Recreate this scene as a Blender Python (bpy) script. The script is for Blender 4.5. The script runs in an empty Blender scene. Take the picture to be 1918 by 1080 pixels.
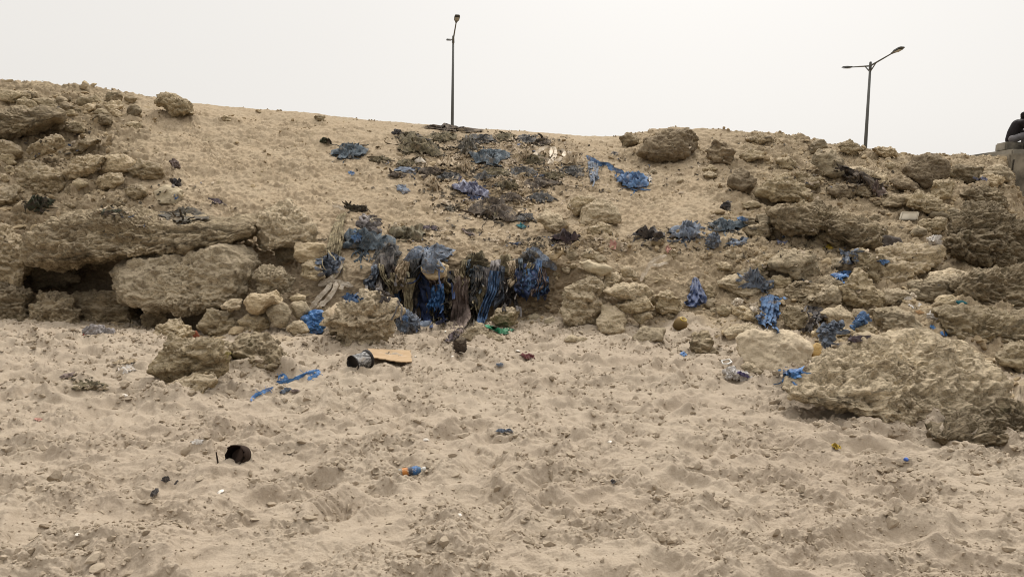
import bpy, bmesh, math, random
import numpy as np
from mathutils import Vector, Matrix
from mathutils.bvhtree import BVHTree

S = bpy.context.scene
COL = S.collection
F32 = np.float32

# ------------------------------------------------------------------ camera
FPX, CX, CY, CH = 1370.0, 959.0, 540.0, 1.6
PITCH, ROLL = math.radians(-5.2), math.radians(1.1)
CAMROT = Matrix.Rotation(math.pi / 2 + PITCH, 3, 'X') @ Matrix.Rotation(ROLL, 3, 'Z')
RN = np.array(CAMROT)
cam_d = bpy.data.cameras.new('camera')
cam_d.sensor_width = 36.0
cam_d.lens = 36.0 * FPX / 1918.0
cam_d.clip_start, cam_d.clip_end = 0.05, 3000
cam = bpy.data.objects.new('camera', cam_d)
cam.matrix_world = Matrix.Translation((0, 0, CH)) @ CAMROT.to_4x4()
COL.objects.link(cam)
S.camera = cam

def ray(u, v):
    u = np.asarray(u, float); v = np.asarray(v, float)
    d = np.stack([(u - CX) / FPX, (CY - v) / FPX, -np.ones_like(u * v)], -1)
    return d @ RN.T

def P(u, v, Y):
    """world point on the sight line of a photo pixel at forward distance Y"""
    d = ray(u, v)
    k = np.asarray(Y, float) / d[..., 1]
    p = d * k[..., None]
    p[..., 2] += CH
    return p

def Yz(u, v, z):
    d = ray(u, v)
    return (z - CH) / d[..., 2] * d[..., 1]

def proj(W):
    c = (np.asarray(W) - [0, 0, CH]) @ RN
    return np.stack([CX - FPX * c[..., 0] / c[..., 2], CY + FPX * c[..., 1] / c[..., 2]], -1)

# ------------------------------------------------------------------ noise
def _hash(ix, iy, iz, seed):
    h = (ix.astype(np.uint32) * np.uint32(374761393) + iy.astype(np.uint32) * np.uint32(668265263)
         + iz.astype(np.uint32) * np.uint32(2147483647 & 0x5bd1e995) + np.uint32(seed * 2654435761 & 0xffffffff))
    h = (h ^ (h >> np.uint32(13))) * np.uint32(1274126177)
    h = (h ^ (h >> np.uint32(16))) * np.uint32(2246822519)
    return h ^ (h >> np.uint32(13))

_G = np.array([(1,1,0),(-1,1,0),(1,-1,0),(-1,-1,0),(1,0,1),(-1,0,1),(1,0,-1),(-1,0,-1),
               (0,1,1),(0,-1,1),(0,1,-1),(0,-1,-1),(1,1,0),(0,-1,1),(-1,1,0),(0,-1,-1)], F32)

def perlin(p, seed=0):
    p = np.asarray(p, F32)
    i = np.floor(p)
    f = p - i
    i = i.astype(np.int64)
    w = f * f * f * (f * (f * 6 - 15) + 10)
    out = 0
    for dx in (0, 1):
        wx = w[:, 0] if dx else 1 - w[:, 0]
        for dy in (0, 1):
            wy = w[:, 1] if dy else 1 - w[:, 1]
            for dz in (0, 1):
                wz = w[:, 2] if dz else 1 - w[:, 2]
                g = _G[_hash(i[:, 0] + dx, i[:, 1] + dy, i[:, 2] + dz, seed) & np.uint32(15)]
                d = g[:, 0] * (f[:, 0] - dx) + g[:, 1] * (f[:, 1] - dy) + g[:, 2] * (f[:, 2] - dz)
                out = out + wx * wy * wz * d
    return out

def fbm(p, oct=4, seed=0, gain=0.5, lac=2.07, ridged=False):
    p = np.asarray(p, F32)
    a, s, t = 1.0, 0, 0.0
    for o in range(oct):
        n = perlin(p, seed + o * 17)
        if ridged:
            n = 1 - 2.2 * np.abs(n)
        s = s + a * n; t += a
        a *= gain; p = p * lac + 3.7
    return s / t

def worley(p, seed):
    """distance to the nearest jittered feature point, and that point's random number"""
    p = np.asarray(p, F32); b = np.floor(p - .5).astype(np.int64)
    best = np.full(len(p), 9.0, F32); rid = np.zeros(len(p), F32)
    for dx in (0, 1):
        for dy in (0, 1):
            for dz in (0, 1):
                h = _hash(b[:, 0] + dx, b[:, 1] + dy, b[:, 2] + dz, seed)
                d = 0
                for a, (o, sft) in enumerate(((dx, 0), (dy, 9), (dz, 18))):
                    d = d + (p[:, a] - (b[:, a] + o + .2 + .6 * ((h >> np.uint32(sft)) & np.uint32(255)).astype(F32) / 255)) ** 2
                m = d < best; best = np.where(m, d, best); rid = np.where(m, ((h >> np.uint32(24)) & np.uint32(255)).astype(F32) / 255, rid)
    return np.sqrt(best), rid

def cells(x, y, seed, fn):
    """sum/max over jittered cells: fn(dx, dy, r1, r2, r3) -> height, combined by the caller's rule (max of |.|)"""
    ix, iy = np.floor(x).astype(np.int64), np.floor(y).astype(np.int64)
    z = np.zeros_like(ix)
    out = np.zeros(x.shape, F32)
    for ax in (-1, 0, 1):
        for ay in (-1, 0, 1):
            h = _hash(ix + ax, iy + ay, z, seed)
            r = [((h >> np.uint32(k)) & np.uint32(255)).astype(F32) / 255 for k in (0, 8, 16, 24)]
            dx = x - (ix + ax + 0.15 + 0.7 * r[0])
            dy = y - (iy + ay + 0.15 + 0.7 * r[1])
            out = fn(out, dx.astype(F32), dy.astype(F32), r[2], r[3])
    return out

# ------------------------------------------------------------------ mesh helpers
def mesh_np(name, V, quads=None, tris=None, smooth=True):
    me = bpy.data.meshes.new(name)
    V = np.ascontiguousarray(V, F32).reshape(-1, 3)
    idx, start, tot, o = [], [], [], 0
    for a, n in ((quads, 4), (tris, 3)):
        if a is not None and len(a):
            a = np.asarray(a, np.int32).reshape(-1, n)
            idx.append(a.ravel()); start.append(o + np.arange(len(a)) * n); tot.append(np.full(len(a), n)); o += a.size
    idx = np.concatenate(idx).astype(np.int32); start = np.concatenate(start).astype(np.int32); tot = np.concatenate(tot).astype(np.int32)
    me.vertices.add(len(V)); me.vertices.foreach_set('co', V.ravel())
    me.loops.add(len(idx)); me.loops.foreach_set('vertex_index', idx)
    me.polygons.add(len(start)); me.polygons.foreach_set('loop_start', start)
    me.polygons.foreach_set('loop_total', tot)
    me.polygons.foreach_set('use_smooth', np.full(len(start), smooth))
    me.update(calc_edges=True); me.validate()
    return me

def fattr(me, name, a):
    t = me.attributes.new(name, 'FLOAT', 'POINT'); t.data.foreach_set('value', np.asarray(a, F32).ravel())

def grid_quads(nr, nc, wrap=False):
    r = np.arange(nr - 1)[:, None]; c = np.arange(nc if wrap else nc - 1)[None, :]
    c2 = (c + 1) % nc
    return np.stack([r * nc + c, r * nc + c2, (r + 1) * nc + c2, (r + 1) * nc + c], -1).reshape(-1, 4)

def vnormals(V, Fc):
    Fc = np.asarray(Fc)
    a, b, c = V[Fc[:, 0]], V[Fc[:, 1]], V[Fc[:, 2]]
    n = np.cross(b - a, c - a)
    if Fc.shape[1] == 4:
        n = n + np.cross(c - a, V[Fc[:, 3]] - a)
    N = np.zeros_like(V)
    for k in range(Fc.shape[1]):
        for j in range(3):
            N[:, j] += np.bincount(Fc[:, k], n[:, j], len(V))
    return N / (np.linalg.norm(N, axis=1, keepdims=True) + 1e-12)

def tag(o, label=None, cat=None, group=None, kind=None):
    if label: o['label'] = label
    if cat: o['category'] = cat
    if group: o['group'] = group
    if kind: o['kind'] = kind
    return o

def link(name, me, mat=None, parent=None, loc=(0, 0, 0)):
    o = bpy.data.objects.new(name, me)
    COL.objects.link(o)
    o.location = loc
    if mat is not None: me.materials.append(mat)
    if parent is not None: o.parent = parent
    return o

def empty(name, loc, label, cat, group=None, rz=0.0):
    o = bpy.data.objects.new(name, None); COL.objects.link(o)
    o.location = loc; o.rotation_euler = (0, 0, rz); o.empty_display_size = .1
    return tag(o, label, cat, group)

_ico = {}
def ico(level):
    if level not in _ico:
        bm = bmesh.new(); bmesh.ops.create_icosphere(bm, subdivisions=level, radius=1.0)
        V = np.array([v.co[:] for v in bm.verts]); Fc = np.array([[v.index for v in f.verts] for f in bm.faces]); bm.free()
        _ico[level] = (V, Fc)
    return _ico[level]

# ------------------------------------------------------------------ materials
class NT:
    def __init__(s, name):
        s.m = bpy.data.materials.new(name); s.m.use_nodes = True
        s.t = s.m.node_tree; s.b = s.t.nodes['Principled BSDF']
    def n(s, typ, **kw):
        nd = s.t.nodes.new(typ)
        for k, v in kw.items(): setattr(nd, k, v)
        return nd
    def l(s, a, b): s.t.links.new(a, b)
    def val(s, sock, v):
        if hasattr(v, 'links') or isinstance(v, bpy.types.NodeSocket): s.l(v, sock)
        else: sock.default_value = v
    def noise(s, scale, detail=4, rough=.6, vec=None, dist=0.0):
        nd = s.n('ShaderNodeTexNoise'); nd.inputs['Scale'].default_value = scale
        nd.inputs['Detail'].default_value = detail; nd.inputs['Roughness'].default_value = rough
        nd.inputs['Distortion'].default_value = dist
        if vec is not None: s.l(vec, nd.inputs['Vector'])
        return nd.outputs['Fac']
    def rng(s, x, a, b, c=0.0, d=1.0):
        nd = s.n('ShaderNodeMapRange'); nd.interpolation_type = 'SMOOTHSTEP'
        s.val(nd.inputs[0], x)
        for i, k in enumerate((a, b, c, d)): nd.inputs[i + 1].default_value = k
        return nd.outputs[0]
    def mix(s, fac, a, b, typ='MIX'):
        nd = s.n('ShaderNodeMix', data_type='RGBA', blend_type=typ)
        s.val(nd.inputs['Factor'], fac)
        for k, v in ((6, a), (7, b)):
            if isinstance(v, tuple): nd.inputs[k].default_value = (*v[:3], 1)
            else: s.l(v, nd.inputs[k])
        return nd.outputs[2]
    def math(s, op, a, b=0.0):
        nd = s.n('ShaderNodeMath', operation=op); s.val(nd.inputs[0], a); s.val(nd.inputs[1], b); return nd.outputs[0]
    def coord(s, kind='Object'): return s.n('ShaderNodeTexCoord').outputs[kind]
    def scaled(s, vec, sc, rot=(0, 0, 0)):
        nd = s.n('ShaderNodeMapping'); s.l(vec, nd.inputs[0]); nd.inputs['Scale'].default_value = sc
        nd.inputs['Rotation'].default_value = rot; return nd.outputs[0]
    def attr(s, name): return s.n('ShaderNodeAttribute', attribute_name=name).outputs['Fac']
    def bump(s, h, strength, dist, prev=None):
        nd = s.n('ShaderNodeBump'); nd.inputs['Strength'].default_value = strength; nd.inputs['Distance'].default_value = dist
        s.l(h, nd.inputs['Height'])
        if prev is not None: s.l(prev, nd.inputs['Normal'])
        return nd.outputs[0]
    def done(s, col, rough=.9, normal=None, spec=.15, metal=0.0):
        s.val(s.b.inputs['Base Color'], (*col[:3], 1) if isinstance(col, tuple) else col)
        s.val(s.b.inputs['Roughness'], rough); s.b.inputs['Specular IOR Level'].default_value = spec
        s.b.inputs['Metallic'].default_value = metal
        if normal is not None: s.l(normal, s.b.inputs['Normal'])
        return s.m

def up_facing(t, a, b):
    g = t.n('ShaderNodeNewGeometry'); x = t.n('ShaderNodeSeparateXYZ'); t.l(g.outputs['Normal'], x.inputs[0])
    return t.rng(x.outputs[2], a, b)

SAND = (.395, .327, .25); SAND2 = (.30, .24, .172); BANK = (.40, .313, .212); BANK2 = (.22, .165, .105)

def mat_ground():
    t = NT('sand'); c = t.coord()
    n1, n2, n3 = t.noise(.7, 4, vec=c), t.noise(9, 6, .7, vec=c), t.noise(90, 3, .7, vec=c)
    beach = t.mix(t.rng(n1, .35, .68), SAND, (.375, .306, .233))
    beach = t.mix(t.rng(n2, .5, .78, 0, .8), beach, SAND2)
    bank = t.mix(t.rng(t.noise(2.1, 5, vec=c), .35, .7), BANK, (.41, .328, .228))
    bank = t.mix(t.rng(t.noise(17, 6, .75, vec=c), .47, .72, 0, .85), bank, BANK2)
    bank = t.mix(t.rng(t.noise(5.3, 5, .7, vec=c), .58, .72, 0, .55), bank, (.20, .165, .085))
    bank = t.mix(t.math('MULTIPLY', t.attr('rugged'), t.rng(t.noise(3.3, 6, .75, vec=c), .35, .62, .25, 1)), bank, t.mix(t.rng(t.noise(11, 6, .75, vec=c), .38, .64), (.20, .155, .098), (.41, .325, .215)))
    col = t.mix(t.attr('bank'), beach, bank)
    col = t.mix(t.rng(n3, .3, .72, 0, .4), col, t.mix(1.0, col, (.62, .6, .58), 'MULTIPLY'))
    col = t.mix(t.math('MULTIPLY', t.attr('soil'), .8), col, (.16, .115, .07))
    b = t.bump(t.noise(30, 7, .75, vec=c), .5, .016)
    b = t.bump(n3, .5, .008, b)
    return t.done(col, .95, b, .08)

def mat_rock(name, lo, hi, dust=.6, dustcol=(.45, .36, .245), pit=1.0, lichen=0.0):
    t = NT(name); c = t.coord(); oi = t.n('ShaderNodeObjectInfo')
    add = t.n('ShaderNodeVectorMath', operation='ADD'); t.l(c, add.inputs[0])
    mul = t.n('ShaderNodeVectorMath', operation='SCALE'); t.l(oi.outputs['Random'], mul.inputs['Scale']); mul.inputs[0].default_value = (31, 17, 23)
    t.l(mul.outputs[0], add.inputs[1]); c = add.outputs[0]
    st = t.scaled(c, (1, 1, 2.2))
    n1 = t.noise(3.2, 6, .65, vec=st); n2 = t.noise(24, 6, .72, vec=st, dist=.6); n3 = t.noise(95, 3, .7, vec=c)
    col = t.mix(t.rng(n1, .34, .66), lo, hi)
    col = t.mix(t.rng(n2, .47, .64, 0, .85 * min(1, pit)), col, tuple(x * .38 for x in lo))
    col = t.mix(t.rng(n3, .35, .75, 0, .45), col, tuple(min(1, x * 1.25) for x in hi))
    if lichen: col = t.mix(t.rng(t.noise(6, 5, .7, vec=c), .52, .68, 0, lichen), col, (.085, .08, .035))
    d = t.math('MULTIPLY', up_facing(t, .3, .85), t.rng(t.noise(7, 5, .7, vec=c), .3, .56, 0, dust))
    col = t.mix(d, col, dustcol)
    hsv = t.n('ShaderNodeHueSaturation'); t.l(col, hsv.inputs['Color']); t.l(t.rng(oi.outputs['Random'], 0, 1, .9, 1.35), hsv.inputs['Value']); hsv.inputs['Saturation'].default_value = .95; hsv.inputs['Hue'].default_value = .5
    b = t.bump(n2, .9 * pit, .045); b = t.bump(n3, .8 * pit, .012, b)
    return t.done(hsv.outputs[0], .92, b, .1)

def mat_cloth(name, col, alt=None, dirt=.5, rough=.75, spec=.25, sc=1.0, dirtcol=(.30, .225, .145)):
    t = NT(name); c = t.coord()
    alt = alt or tuple(x * .45 for x in col)
    n1 = t.noise(9 * sc, 5, .7, vec=c, dist=.8); n2 = t.noise(40 * sc, 5, .75, vec=c)
    k = t.mix(t.rng(n1, .4, .6), col, alt)
    k = t.mix(t.rng(n2, .55, .7, 0, dirt), k, dirtcol)
    k = t.mix(t.rng(t.noise(5 * sc, 4, .7, vec=c), .5, .7, 0, dirt * .9), k, dirtcol)
    b = t.bump(t.noise(55, 4, .7, vec=c, dist=1.5), .7, .02)
    return t.done(k, rough, b, spec)

def mat_plain(name, col, rough=.6, spec=.3, metal=0.0, var=.35, sc=12, bump=.2):
    t = NT(name); c = t.coord()
    k = t.mix(t.rng(t.noise(sc, 5, .7, vec=c), .35, .7), col, tuple(x * (1 - var) for x in col))
    return t.done(k, rough, t.bump(t.noise(sc * 6, 4, vec=c), bump, .006), spec, metal)
# ------------------------------------------------------------------ terrain: one sheet, beach -> bank -> crest -> plateau
# each column: foot (v, z), then (v, Y) of bank base, bank edge, ledge, three slope points, crest
COLS = [
 (-60, (618, .12), (592, 11.7), (505, 11.8), (470, 11.9), (400, 12.3), (330, 13.2), (240, 14.4), (146, 16.0)),
 (0,   (620, .12), (592, 11.7), (505, 11.8), (470, 11.9), (400, 12.3), (330, 13.2), (240, 14.4), (148, 16.0)),
 (90,  (624, .12), (598, 11.7), (505, 11.8), (440, 12.0), (395, 12.4), (330, 13.3), (240, 14.6), (153, 16.2)),
 (240, (634, .12), (602, 11.6), (495, 11.8), (420, 12.0), (380, 12.5), (320, 13.5), (240, 15.0), (174, 16.8)),
 (350, (655, .12), (618, 10.9), (520, 11.3), (425, 11.9), (380, 12.5), (320, 13.6), (250, 15.2), (192, 17.0)),
 (440, (665, .12), (622, 10.2), (545, 10.9), (455, 11.5), (390, 12.5), (320, 13.8), (260, 15.3), (200, 17.3)),
 (580, (652, .12), (615, 10.3), (545, 10.8), (470, 11.4), (400, 12.5), (330, 14.0), (270, 15.6), (211, 17.6)),
 (690, (640, .12), (602, 10.7), (500, 11.0), (455, 11.5), (400, 12.5), (340, 13.9), (285, 15.5), (224, 17.8)),
 (770, (618, .11), (603, 10.95), (487, 11.05), (455, 11.6), (400, 12.7), (343, 14.1), (288, 15.7), (230, 17.9)),
 (860, (614, .11), (601, 11.0), (485, 11.1), (455, 11.6), (400, 12.8), (345, 14.2), (290, 15.8), (239, 18.0)),
 (980, (614, .11), (597, 10.9), (490, 11.05), (460, 11.6), (405, 12.9), (345, 14.3), (290, 16.0), (246, 18.3)),
 (1080, (620, .12), (590, 10.7), (500, 11.0), (455, 11.6), (405, 13.0), (345, 14.6), (295, 16.3), (253, 18.8)),
 (1170, (628, .12), (600, 10.4), (520, 10.9), (455, 11.8), (400, 13.2), (345, 14.8), (295, 16.5), (255, 18.8)),
 (1240, (632, .12), (600, 10.3), (525, 10.9), (457, 11.8), (400, 13.3), (345, 14.8), (295, 16.3), (240, 18.0)),
 (1330, (642, .12), (602, 10.2), (530, 11.0), (460, 11.9), (400, 13.3), (345, 14.8), (295, 16.3), (240, 18.0)),
 (1460, (695, .10), (622, 9.8), (550, 10.7), (480, 11.8), (420, 13.0), (355, 14.5), (300, 16.0), (252, 17.6)),
 (1560, (730, .08), (650, 9.1), (565, 10.5), (490, 11.8), (430, 13.0), (365, 14.5), (312, 16.0), (272, 17.7)),
 (1680, (760, .06), (672, 8.5), (580, 10.2), (495, 11.8), (430, 13.0), (370, 14.6), (322, 16.1), (287, 17.8)),
 (1800, (800, .05), (700, 8.0), (605, 9.8), (505, 11.7), (435, 13.2), (372, 14.8), (327, 16.3), (290, 17.8)),
 (1886, (825, .04), (720, 7.7), (622, 9.6), (512, 11.6), (445, 13.3), (390, 15.0), (340, 16.4), (292, 17.6)),
 (1912, (835, .04), (730, 7.5), (630, 9.5), (520, 11.6), (455, 13.3), (425, 14.8), (412, 16.2), (400, 17.9)),
 (1990, (850, .04), (745, 7.3), (645, 9.3), (530, 11.5), (465, 13.3), (430, 14.8), (414, 16.2), (400, 17.9)),
]
def build_terrain():
    uc = np.array([c[0] for c in COLS], float)
    U = np.concatenate([np.linspace(-800, -75, 50), np.linspace(-60, 1978, 1120), np.linspace(1993, 2720, 50)])
    Uc = np.clip(U, -60, 1990)
    cv, cy = [], []
    def sm(a, k=15):
        ker = np.hanning(k + 2)[1:-1]; ker /= ker.sum()
        return np.convolve(np.pad(a, k // 2, mode='edge'), ker, mode='valid')
    for v0, z0 in ((1145, 0.0), (860, .03)):
        v = np.full_like(U, v0); cv.append(v); cy.append(Yz(U, v, z0))
    fv = sm(np.interp(Uc, uc, [c[1][0] for c in COLS])); fz = np.interp(Uc, uc, [c[1][1] for c in COLS])
    fv = fv + 9 * fbm(np.stack([Uc / 70, Uc * 0, Uc * 0 + 3], -1), 3, 501) * 2; cv.append(fv); cy.append(Yz(Uc, fv, fz))
    for k in range(2, 9):
        cv.append(sm(np.interp(Uc, uc, [c[k][0] for c in COLS]))); cy.append(sm(np.interp(Uc, uc, [c[k][1] for c in COLS])))
    segs = [400, 260, 40, 90, 60, 60, 60, 60, 60]
    # rows: v, Y by linear interpolation of the controls, then rounded off
    rv, ry = [], []
    for k, n in enumerate(segs):
        for t in np.arange(n) / n:
            rv.append(cv[k] * (1 - t) + cv[k + 1] * t)
            if k < 2:
                zz = (0, .03, None)[k]; z1 = .03 if k == 0 else fz
                ry.append(Yz(Uc if k else U, rv[-1], zz * (1 - t) + z1 * t))
            else:
                ry.append(cy[k] * (1 - t) + cy[k + 1] * t)
    rv.append(cv[9]); ry.append(cy[9])
    RV, RY = np.array(rv), np.array(ry)
    nb = segs[0] + segs[1]
    k = 13; ker = np.hanning(k + 2)[1:-1]; ker /= ker.sum()
    def smr(A):
        pad = np.pad(A, ((k // 2, k // 2), (0, 0)), mode='edge')
        return sum(ker[j] * pad[j:j + A.shape[0]] for j in range(k))
    B = slice(nb - 40, None)
    RV[B] = smr(RV[nb - 40:]); RY[B] = smr(RY[nb - 40:])
    G = P(np.broadcast_to(U, RV.shape), RV, RY)
    # near extension below the frame and behind the viewer; plateau behind the crest
    near = []
    for v in (60000, 3400, 2300, 1900, 1700, 1560, 1460, 1380, 1320, 1270, 1230, 1200, 1175, 1157):
        vv = np.full_like(U, float(v)); g = P(U, vv, Yz(U, vv, 0.0)) if v < 5000 else None
        if g is None:
            a = (U - CX) / FPX; g = np.stack([a * 40, np.full_like(a, -25.0), np.full_like(a, -.4)], -1)
        near.append(g)
    far = []
    crest = G[-1]
    for dy, dz in ((.25, .0), (.6, -.03), (1.2, -.1), (3, -.2), (8, -.3), (20, -.4), (60, -.5), (200, -.5), (500, -.5)):
        s = (crest[:, 1] + dy) / crest[:, 1]
        w = min(1, dy / 60)
        far.append(np.stack([crest[:, 0] * s, crest[:, 1] + dy, (crest[:, 2] + dz) * (1 - w) + 3.0 * w], -1))
    A = np.concatenate([np.array(near), G, np.array(far)])
    nr, nc = A.shape[:2]
    V = A.reshape(-1, 3).copy()
    Q = grid_quads(nr, nc)
    N = vnormals(V, Q)
    row = np.repeat(np.arange(nr), nc)
    n0 = len(near)
    bank = np.clip((row - n0 - nb - 5) / 30.0, 0, 1).astype(F32)
    # soft border between beach sand and bank
    bank = np.clip(bank + .0, 0, 1)
    inner = (row < nr - 5) & (row > 0)
    disp = np.zeros(len(V), F32)
    # ---- beach
    bi = np.where((bank < 1) & inner)[0]
    x, y = V[bi, 0].astype(F32), V[bi, 1].astype(F32)
    p = np.stack([x, y, np.zeros_like(x)], -1)
    w1 = fbm(p * 1.7, 2, 5); w2 = fbm(p * 1.7 + 40, 2, 6)
    h = .06 * fbm(p * np.array([.9, 1.3, 1], F32), 2, 1) + .045 * fbm(p * 2.9, 2, 2) + .026 * fbm(p * 6.5, 2, 3)
    def foot(out, dx, dy, r1, r2):
        a = r1 * 6.283; c, s = np.cos(a), np.sin(a)
        q = np.sqrt(((dx * c + dy * s) / .62) ** 2 + ((-dx * s + dy * c) / .30) ** 2)
        d = (.4 + .8 * r2)
        return out + d * (-np.exp(-(q * 1.15) ** 4) + .75 * np.exp(-((q - 1.25) / .3) ** 2))
    f1 = cells(x / .54 + w1 * .5, y / .54 + w2 * .5, 11, foot)
    f2 = cells(x / .31 + w2 * .6, y / .31 - w1 * .6, 12, foot)
    crumb = fbm(p * 9, 4, 31, ridged=True)
    h += .036 * f1 * (.75 + .5 * np.clip(crumb, -.5, 1)) + .015 * f2
    cl = np.clip(fbm(p * np.array([1.9, 2.6, 1], F32), 3, 41) * 3.4 + .55, 0, 1)        # where the sand is broken into clods
    def clod(out, dx, dy, r1, r2):
        a = r1 * 6.283; c, s = np.cos(a), np.sin(a)
        rr = .2 + .38 * r2
        q = np.maximum(np.abs(dx * c + dy * s) / rr, np.abs(-dx * s + dy * c) / (rr * .65))
        b = np.clip((1 - q) * 3.0, 0, 1) * (.45 + .55 * r1) * rr
        return np.maximum(out, b)
    g1 = cells(x / .10 + w1, y / .10 + w2, 21, clod)
    g2 = cells(x / .052 + w2, y / .052 - w1, 22, clod)
    g3 = cells(x / .030 + w1, y / .030 + w2, 23, clod)
    flat = np.clip(1.2 - 1.5 * np.clip(fbm(p * .8, 2, 77) * 2, 0, 1), .25, 1)
    h += (.034 * g1 * np.clip(cl * 1.5 - .5, 0, 1) + .026 * g2 * cl + .014 * g3 * np.clip(cl + .15, 0, 1)) * flat
    h += .005 * cl * np.clip(crumb, -.2, 1) * np.abs(fbm(p * 22, 3, 51)) * 3
    h += .0016 * fbm(p * 34, 3, 61) + .006 * np.clip(fbm(p * 15, 4, 62, gain=.65) * 5, -.4, 1) * np.clip(fbm(p * 1.9, 2, 63) * 3 + .4, 0, 1)
    pl1 = fbm(p * np.array([2.7, 4.4, 1], F32) + np.stack([w2, w1, w1], -1) * .6, 4, 71, gain=.55)     # broken crust plates with steep edges
    pl2 = fbm(p * np.array([6, 10, 1], F32) + np.stack([w1, w2, w1], -1) * .6, 3, 72, gain=.6)
    h += .011 * np.clip(pl1 * 15, -1, 1) * np.clip(cl + .2, 0, 1) + .007 * np.clip(pl2 * 12, -1, 1) * np.clip(cl + .1, 0, 1)
    fade = np.clip((y - .3) / .6, 0, 1)
    disp[bi] = h * (1 - bank[bi]) * fade
    # ---- bank
    ki = np.where((bank > 0) & inner)[0]
    p = V[ki].astype(F32)
    d = .16 * fbm(p * .75, 3, 101) + .07 * fbm(p * 2.4, 3, 102) + .035 * fbm(p * 7, 3, 103, ridged=True)
    d += .07 * np.clip(fbm(p * np.array([9, 9, 14], F32), 4, 104, gain=.65), -.1, 1) * (1 + np.clip(fbm(p * 1.1, 2, 105) * 3, -.7, 1.2))
    d += .02 * np.clip(fbm(p * 5.5, 4, 107, gain=.6) * 9, -1, 1) * np.clip(fbm(p * 1.3, 2, 108) * 3 + .4, 0, 1) + .018 * fbm(p * 34, 3, 106)
    az = V[ki, 0] / V[ki, 1].clip(.1)
    rug = np.clip((-.46 - az) / .10, 0, 1) * np.clip((V[ki, 2] - .2) / .5, 0, 1) + np.clip((az - .24) / .10, 0, 1) + .7 * np.exp(-((az - .19) / .06) ** 2) * np.clip((V[ki, 1] - 15.5) / 1.0, 0, 1)
    rug = np.clip(rug + .45 * np.clip((az - .02) / .05, 0, 1) * np.clip((12.4 - V[ki, 1]) / .5, 0, 1), 0, 1).astype(F32)
    wr1, rr1 = worley(p * np.array([2.6, 2.6, 3.6], F32) + .5 * fbm(p * 3, 2, 109)[:, None], 301)
    wr2, rr2 = worley(p * np.array([6.5, 6.5, 8], F32) + .6 * fbm(p * 5, 2, 110)[:, None], 302)
    d += rug * (.20 * (rr1 - .35) * np.clip(1.15 - wr1 * 1.3, 0, 1) + .085 * (rr2 - .35) * np.clip(1.1 - wr2 * 1.25, 0, 1) + .06 * fbm(p * 10, 4, 112, gain=.7))
    taper = np.clip((nr - 10 - row[ki]) / 25.0, .25 + .5 * rug, 1)
    disp[ki] += d * bank[ki] * taper
    dirn = N * bank[:, None] + np.array([0, 0, 1.0]) * (1 - bank[:, None])
    V2 = V + dirn * disp[:, None]
    # dark soil mixed through the eroded face and the rag-strewn upper slope
    soil = np.zeros(len(V), F32); rugg = np.zeros(len(V), F32); rugg[ki] = rug
    uu = np.broadcast_to(U, (nr, nc)).reshape(-1); X, Yv, Zv = V.T
    steep = np.clip((.55 - N[:, 2]) / .4, 0, 1)
    nz = fbm(V[ki].astype(F32) * 4.5, 4, 111)
    tmp = np.zeros(len(V), F32); tmp[ki] = nz
    blob = np.exp(-((X / Yv.clip(.1) + .03) / .11) ** 2 - ((Yv - 15.6) / 1.7) ** 2)
    global SPILL
    SPILL = blob.reshape(nr, nc)
    soil = np.clip(steep * .55 + blob * np.clip(.65 + 3.2 * tmp, 0, 1) + np.clip(tmp * 2 - .55, 0, .5), 0, 1) * bank
    me = mesh_np('ground', V2, Q)
    bcol = np.clip((row - n0 - nb - 20 - 90 * fbm(V.astype(F32) * 1.6, 3, 502)) / 45.0, 0, 1)
    fattr(me, 'bank', bcol); fattr(me, 'soil', soil); fattr(me, 'rugged', rugg)
    o = link('ground', me, mat_ground()); tag(o, kind='structure')
    return V2.reshape(nr, nc, 3), rugg.reshape(nr, nc), bank.reshape(nr, nc), n0, nb, U
GV, GRUG, GBANK, GN0, GNB, GU = build_terrain()
_ci = np.unique(np.concatenate([np.arange(0, 50, 5), np.arange(50, 1170, 4), np.arange(1170, GV.shape[1], 5), [GV.shape[1] - 1]]))
_ri = np.unique(np.concatenate([np.arange(0, GN0, 1), np.arange(GN0, GV.shape[0] - 9, 3), np.arange(GV.shape[0] - 9, GV.shape[0])]))
_sub = GV[np.ix_(_ri, _ci)]
_tq = grid_quads(len(_ri), len(_ci))
TREES = [(None, BVHTree.FromPolygons(_sub.reshape(-1, 3).tolist(), _tq.tolist()))]
CAMP = Vector((0, 0, CH))

def hit(u, v, ground_only=False, normal=False):
    """nearest surface point behind a photo pixel: ground and the rocks built so far"""
    d = ray(u, v); d = Vector(d).normalized()
    best = None
    for bb, t in TREES:
        if bb is not None and (ground_only or not (bb[0] <= u <= bb[2] and bb[1] <= v <= bb[3])): continue
        r = t.ray_cast(CAMP, d)
        if r[0] is not None and (best is None or r[3] < best[3]): best = r
    if best is None:
        return (hit(u, v + 6, ground_only, normal))
    return (np.array(best[0]), np.array(best[1])) if normal else np.array(best[0])
# ------------------------------------------------------------------ builders
def poly(s): return np.array([[float(k) for k in q.split(',')] for q in s.split()])

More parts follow.
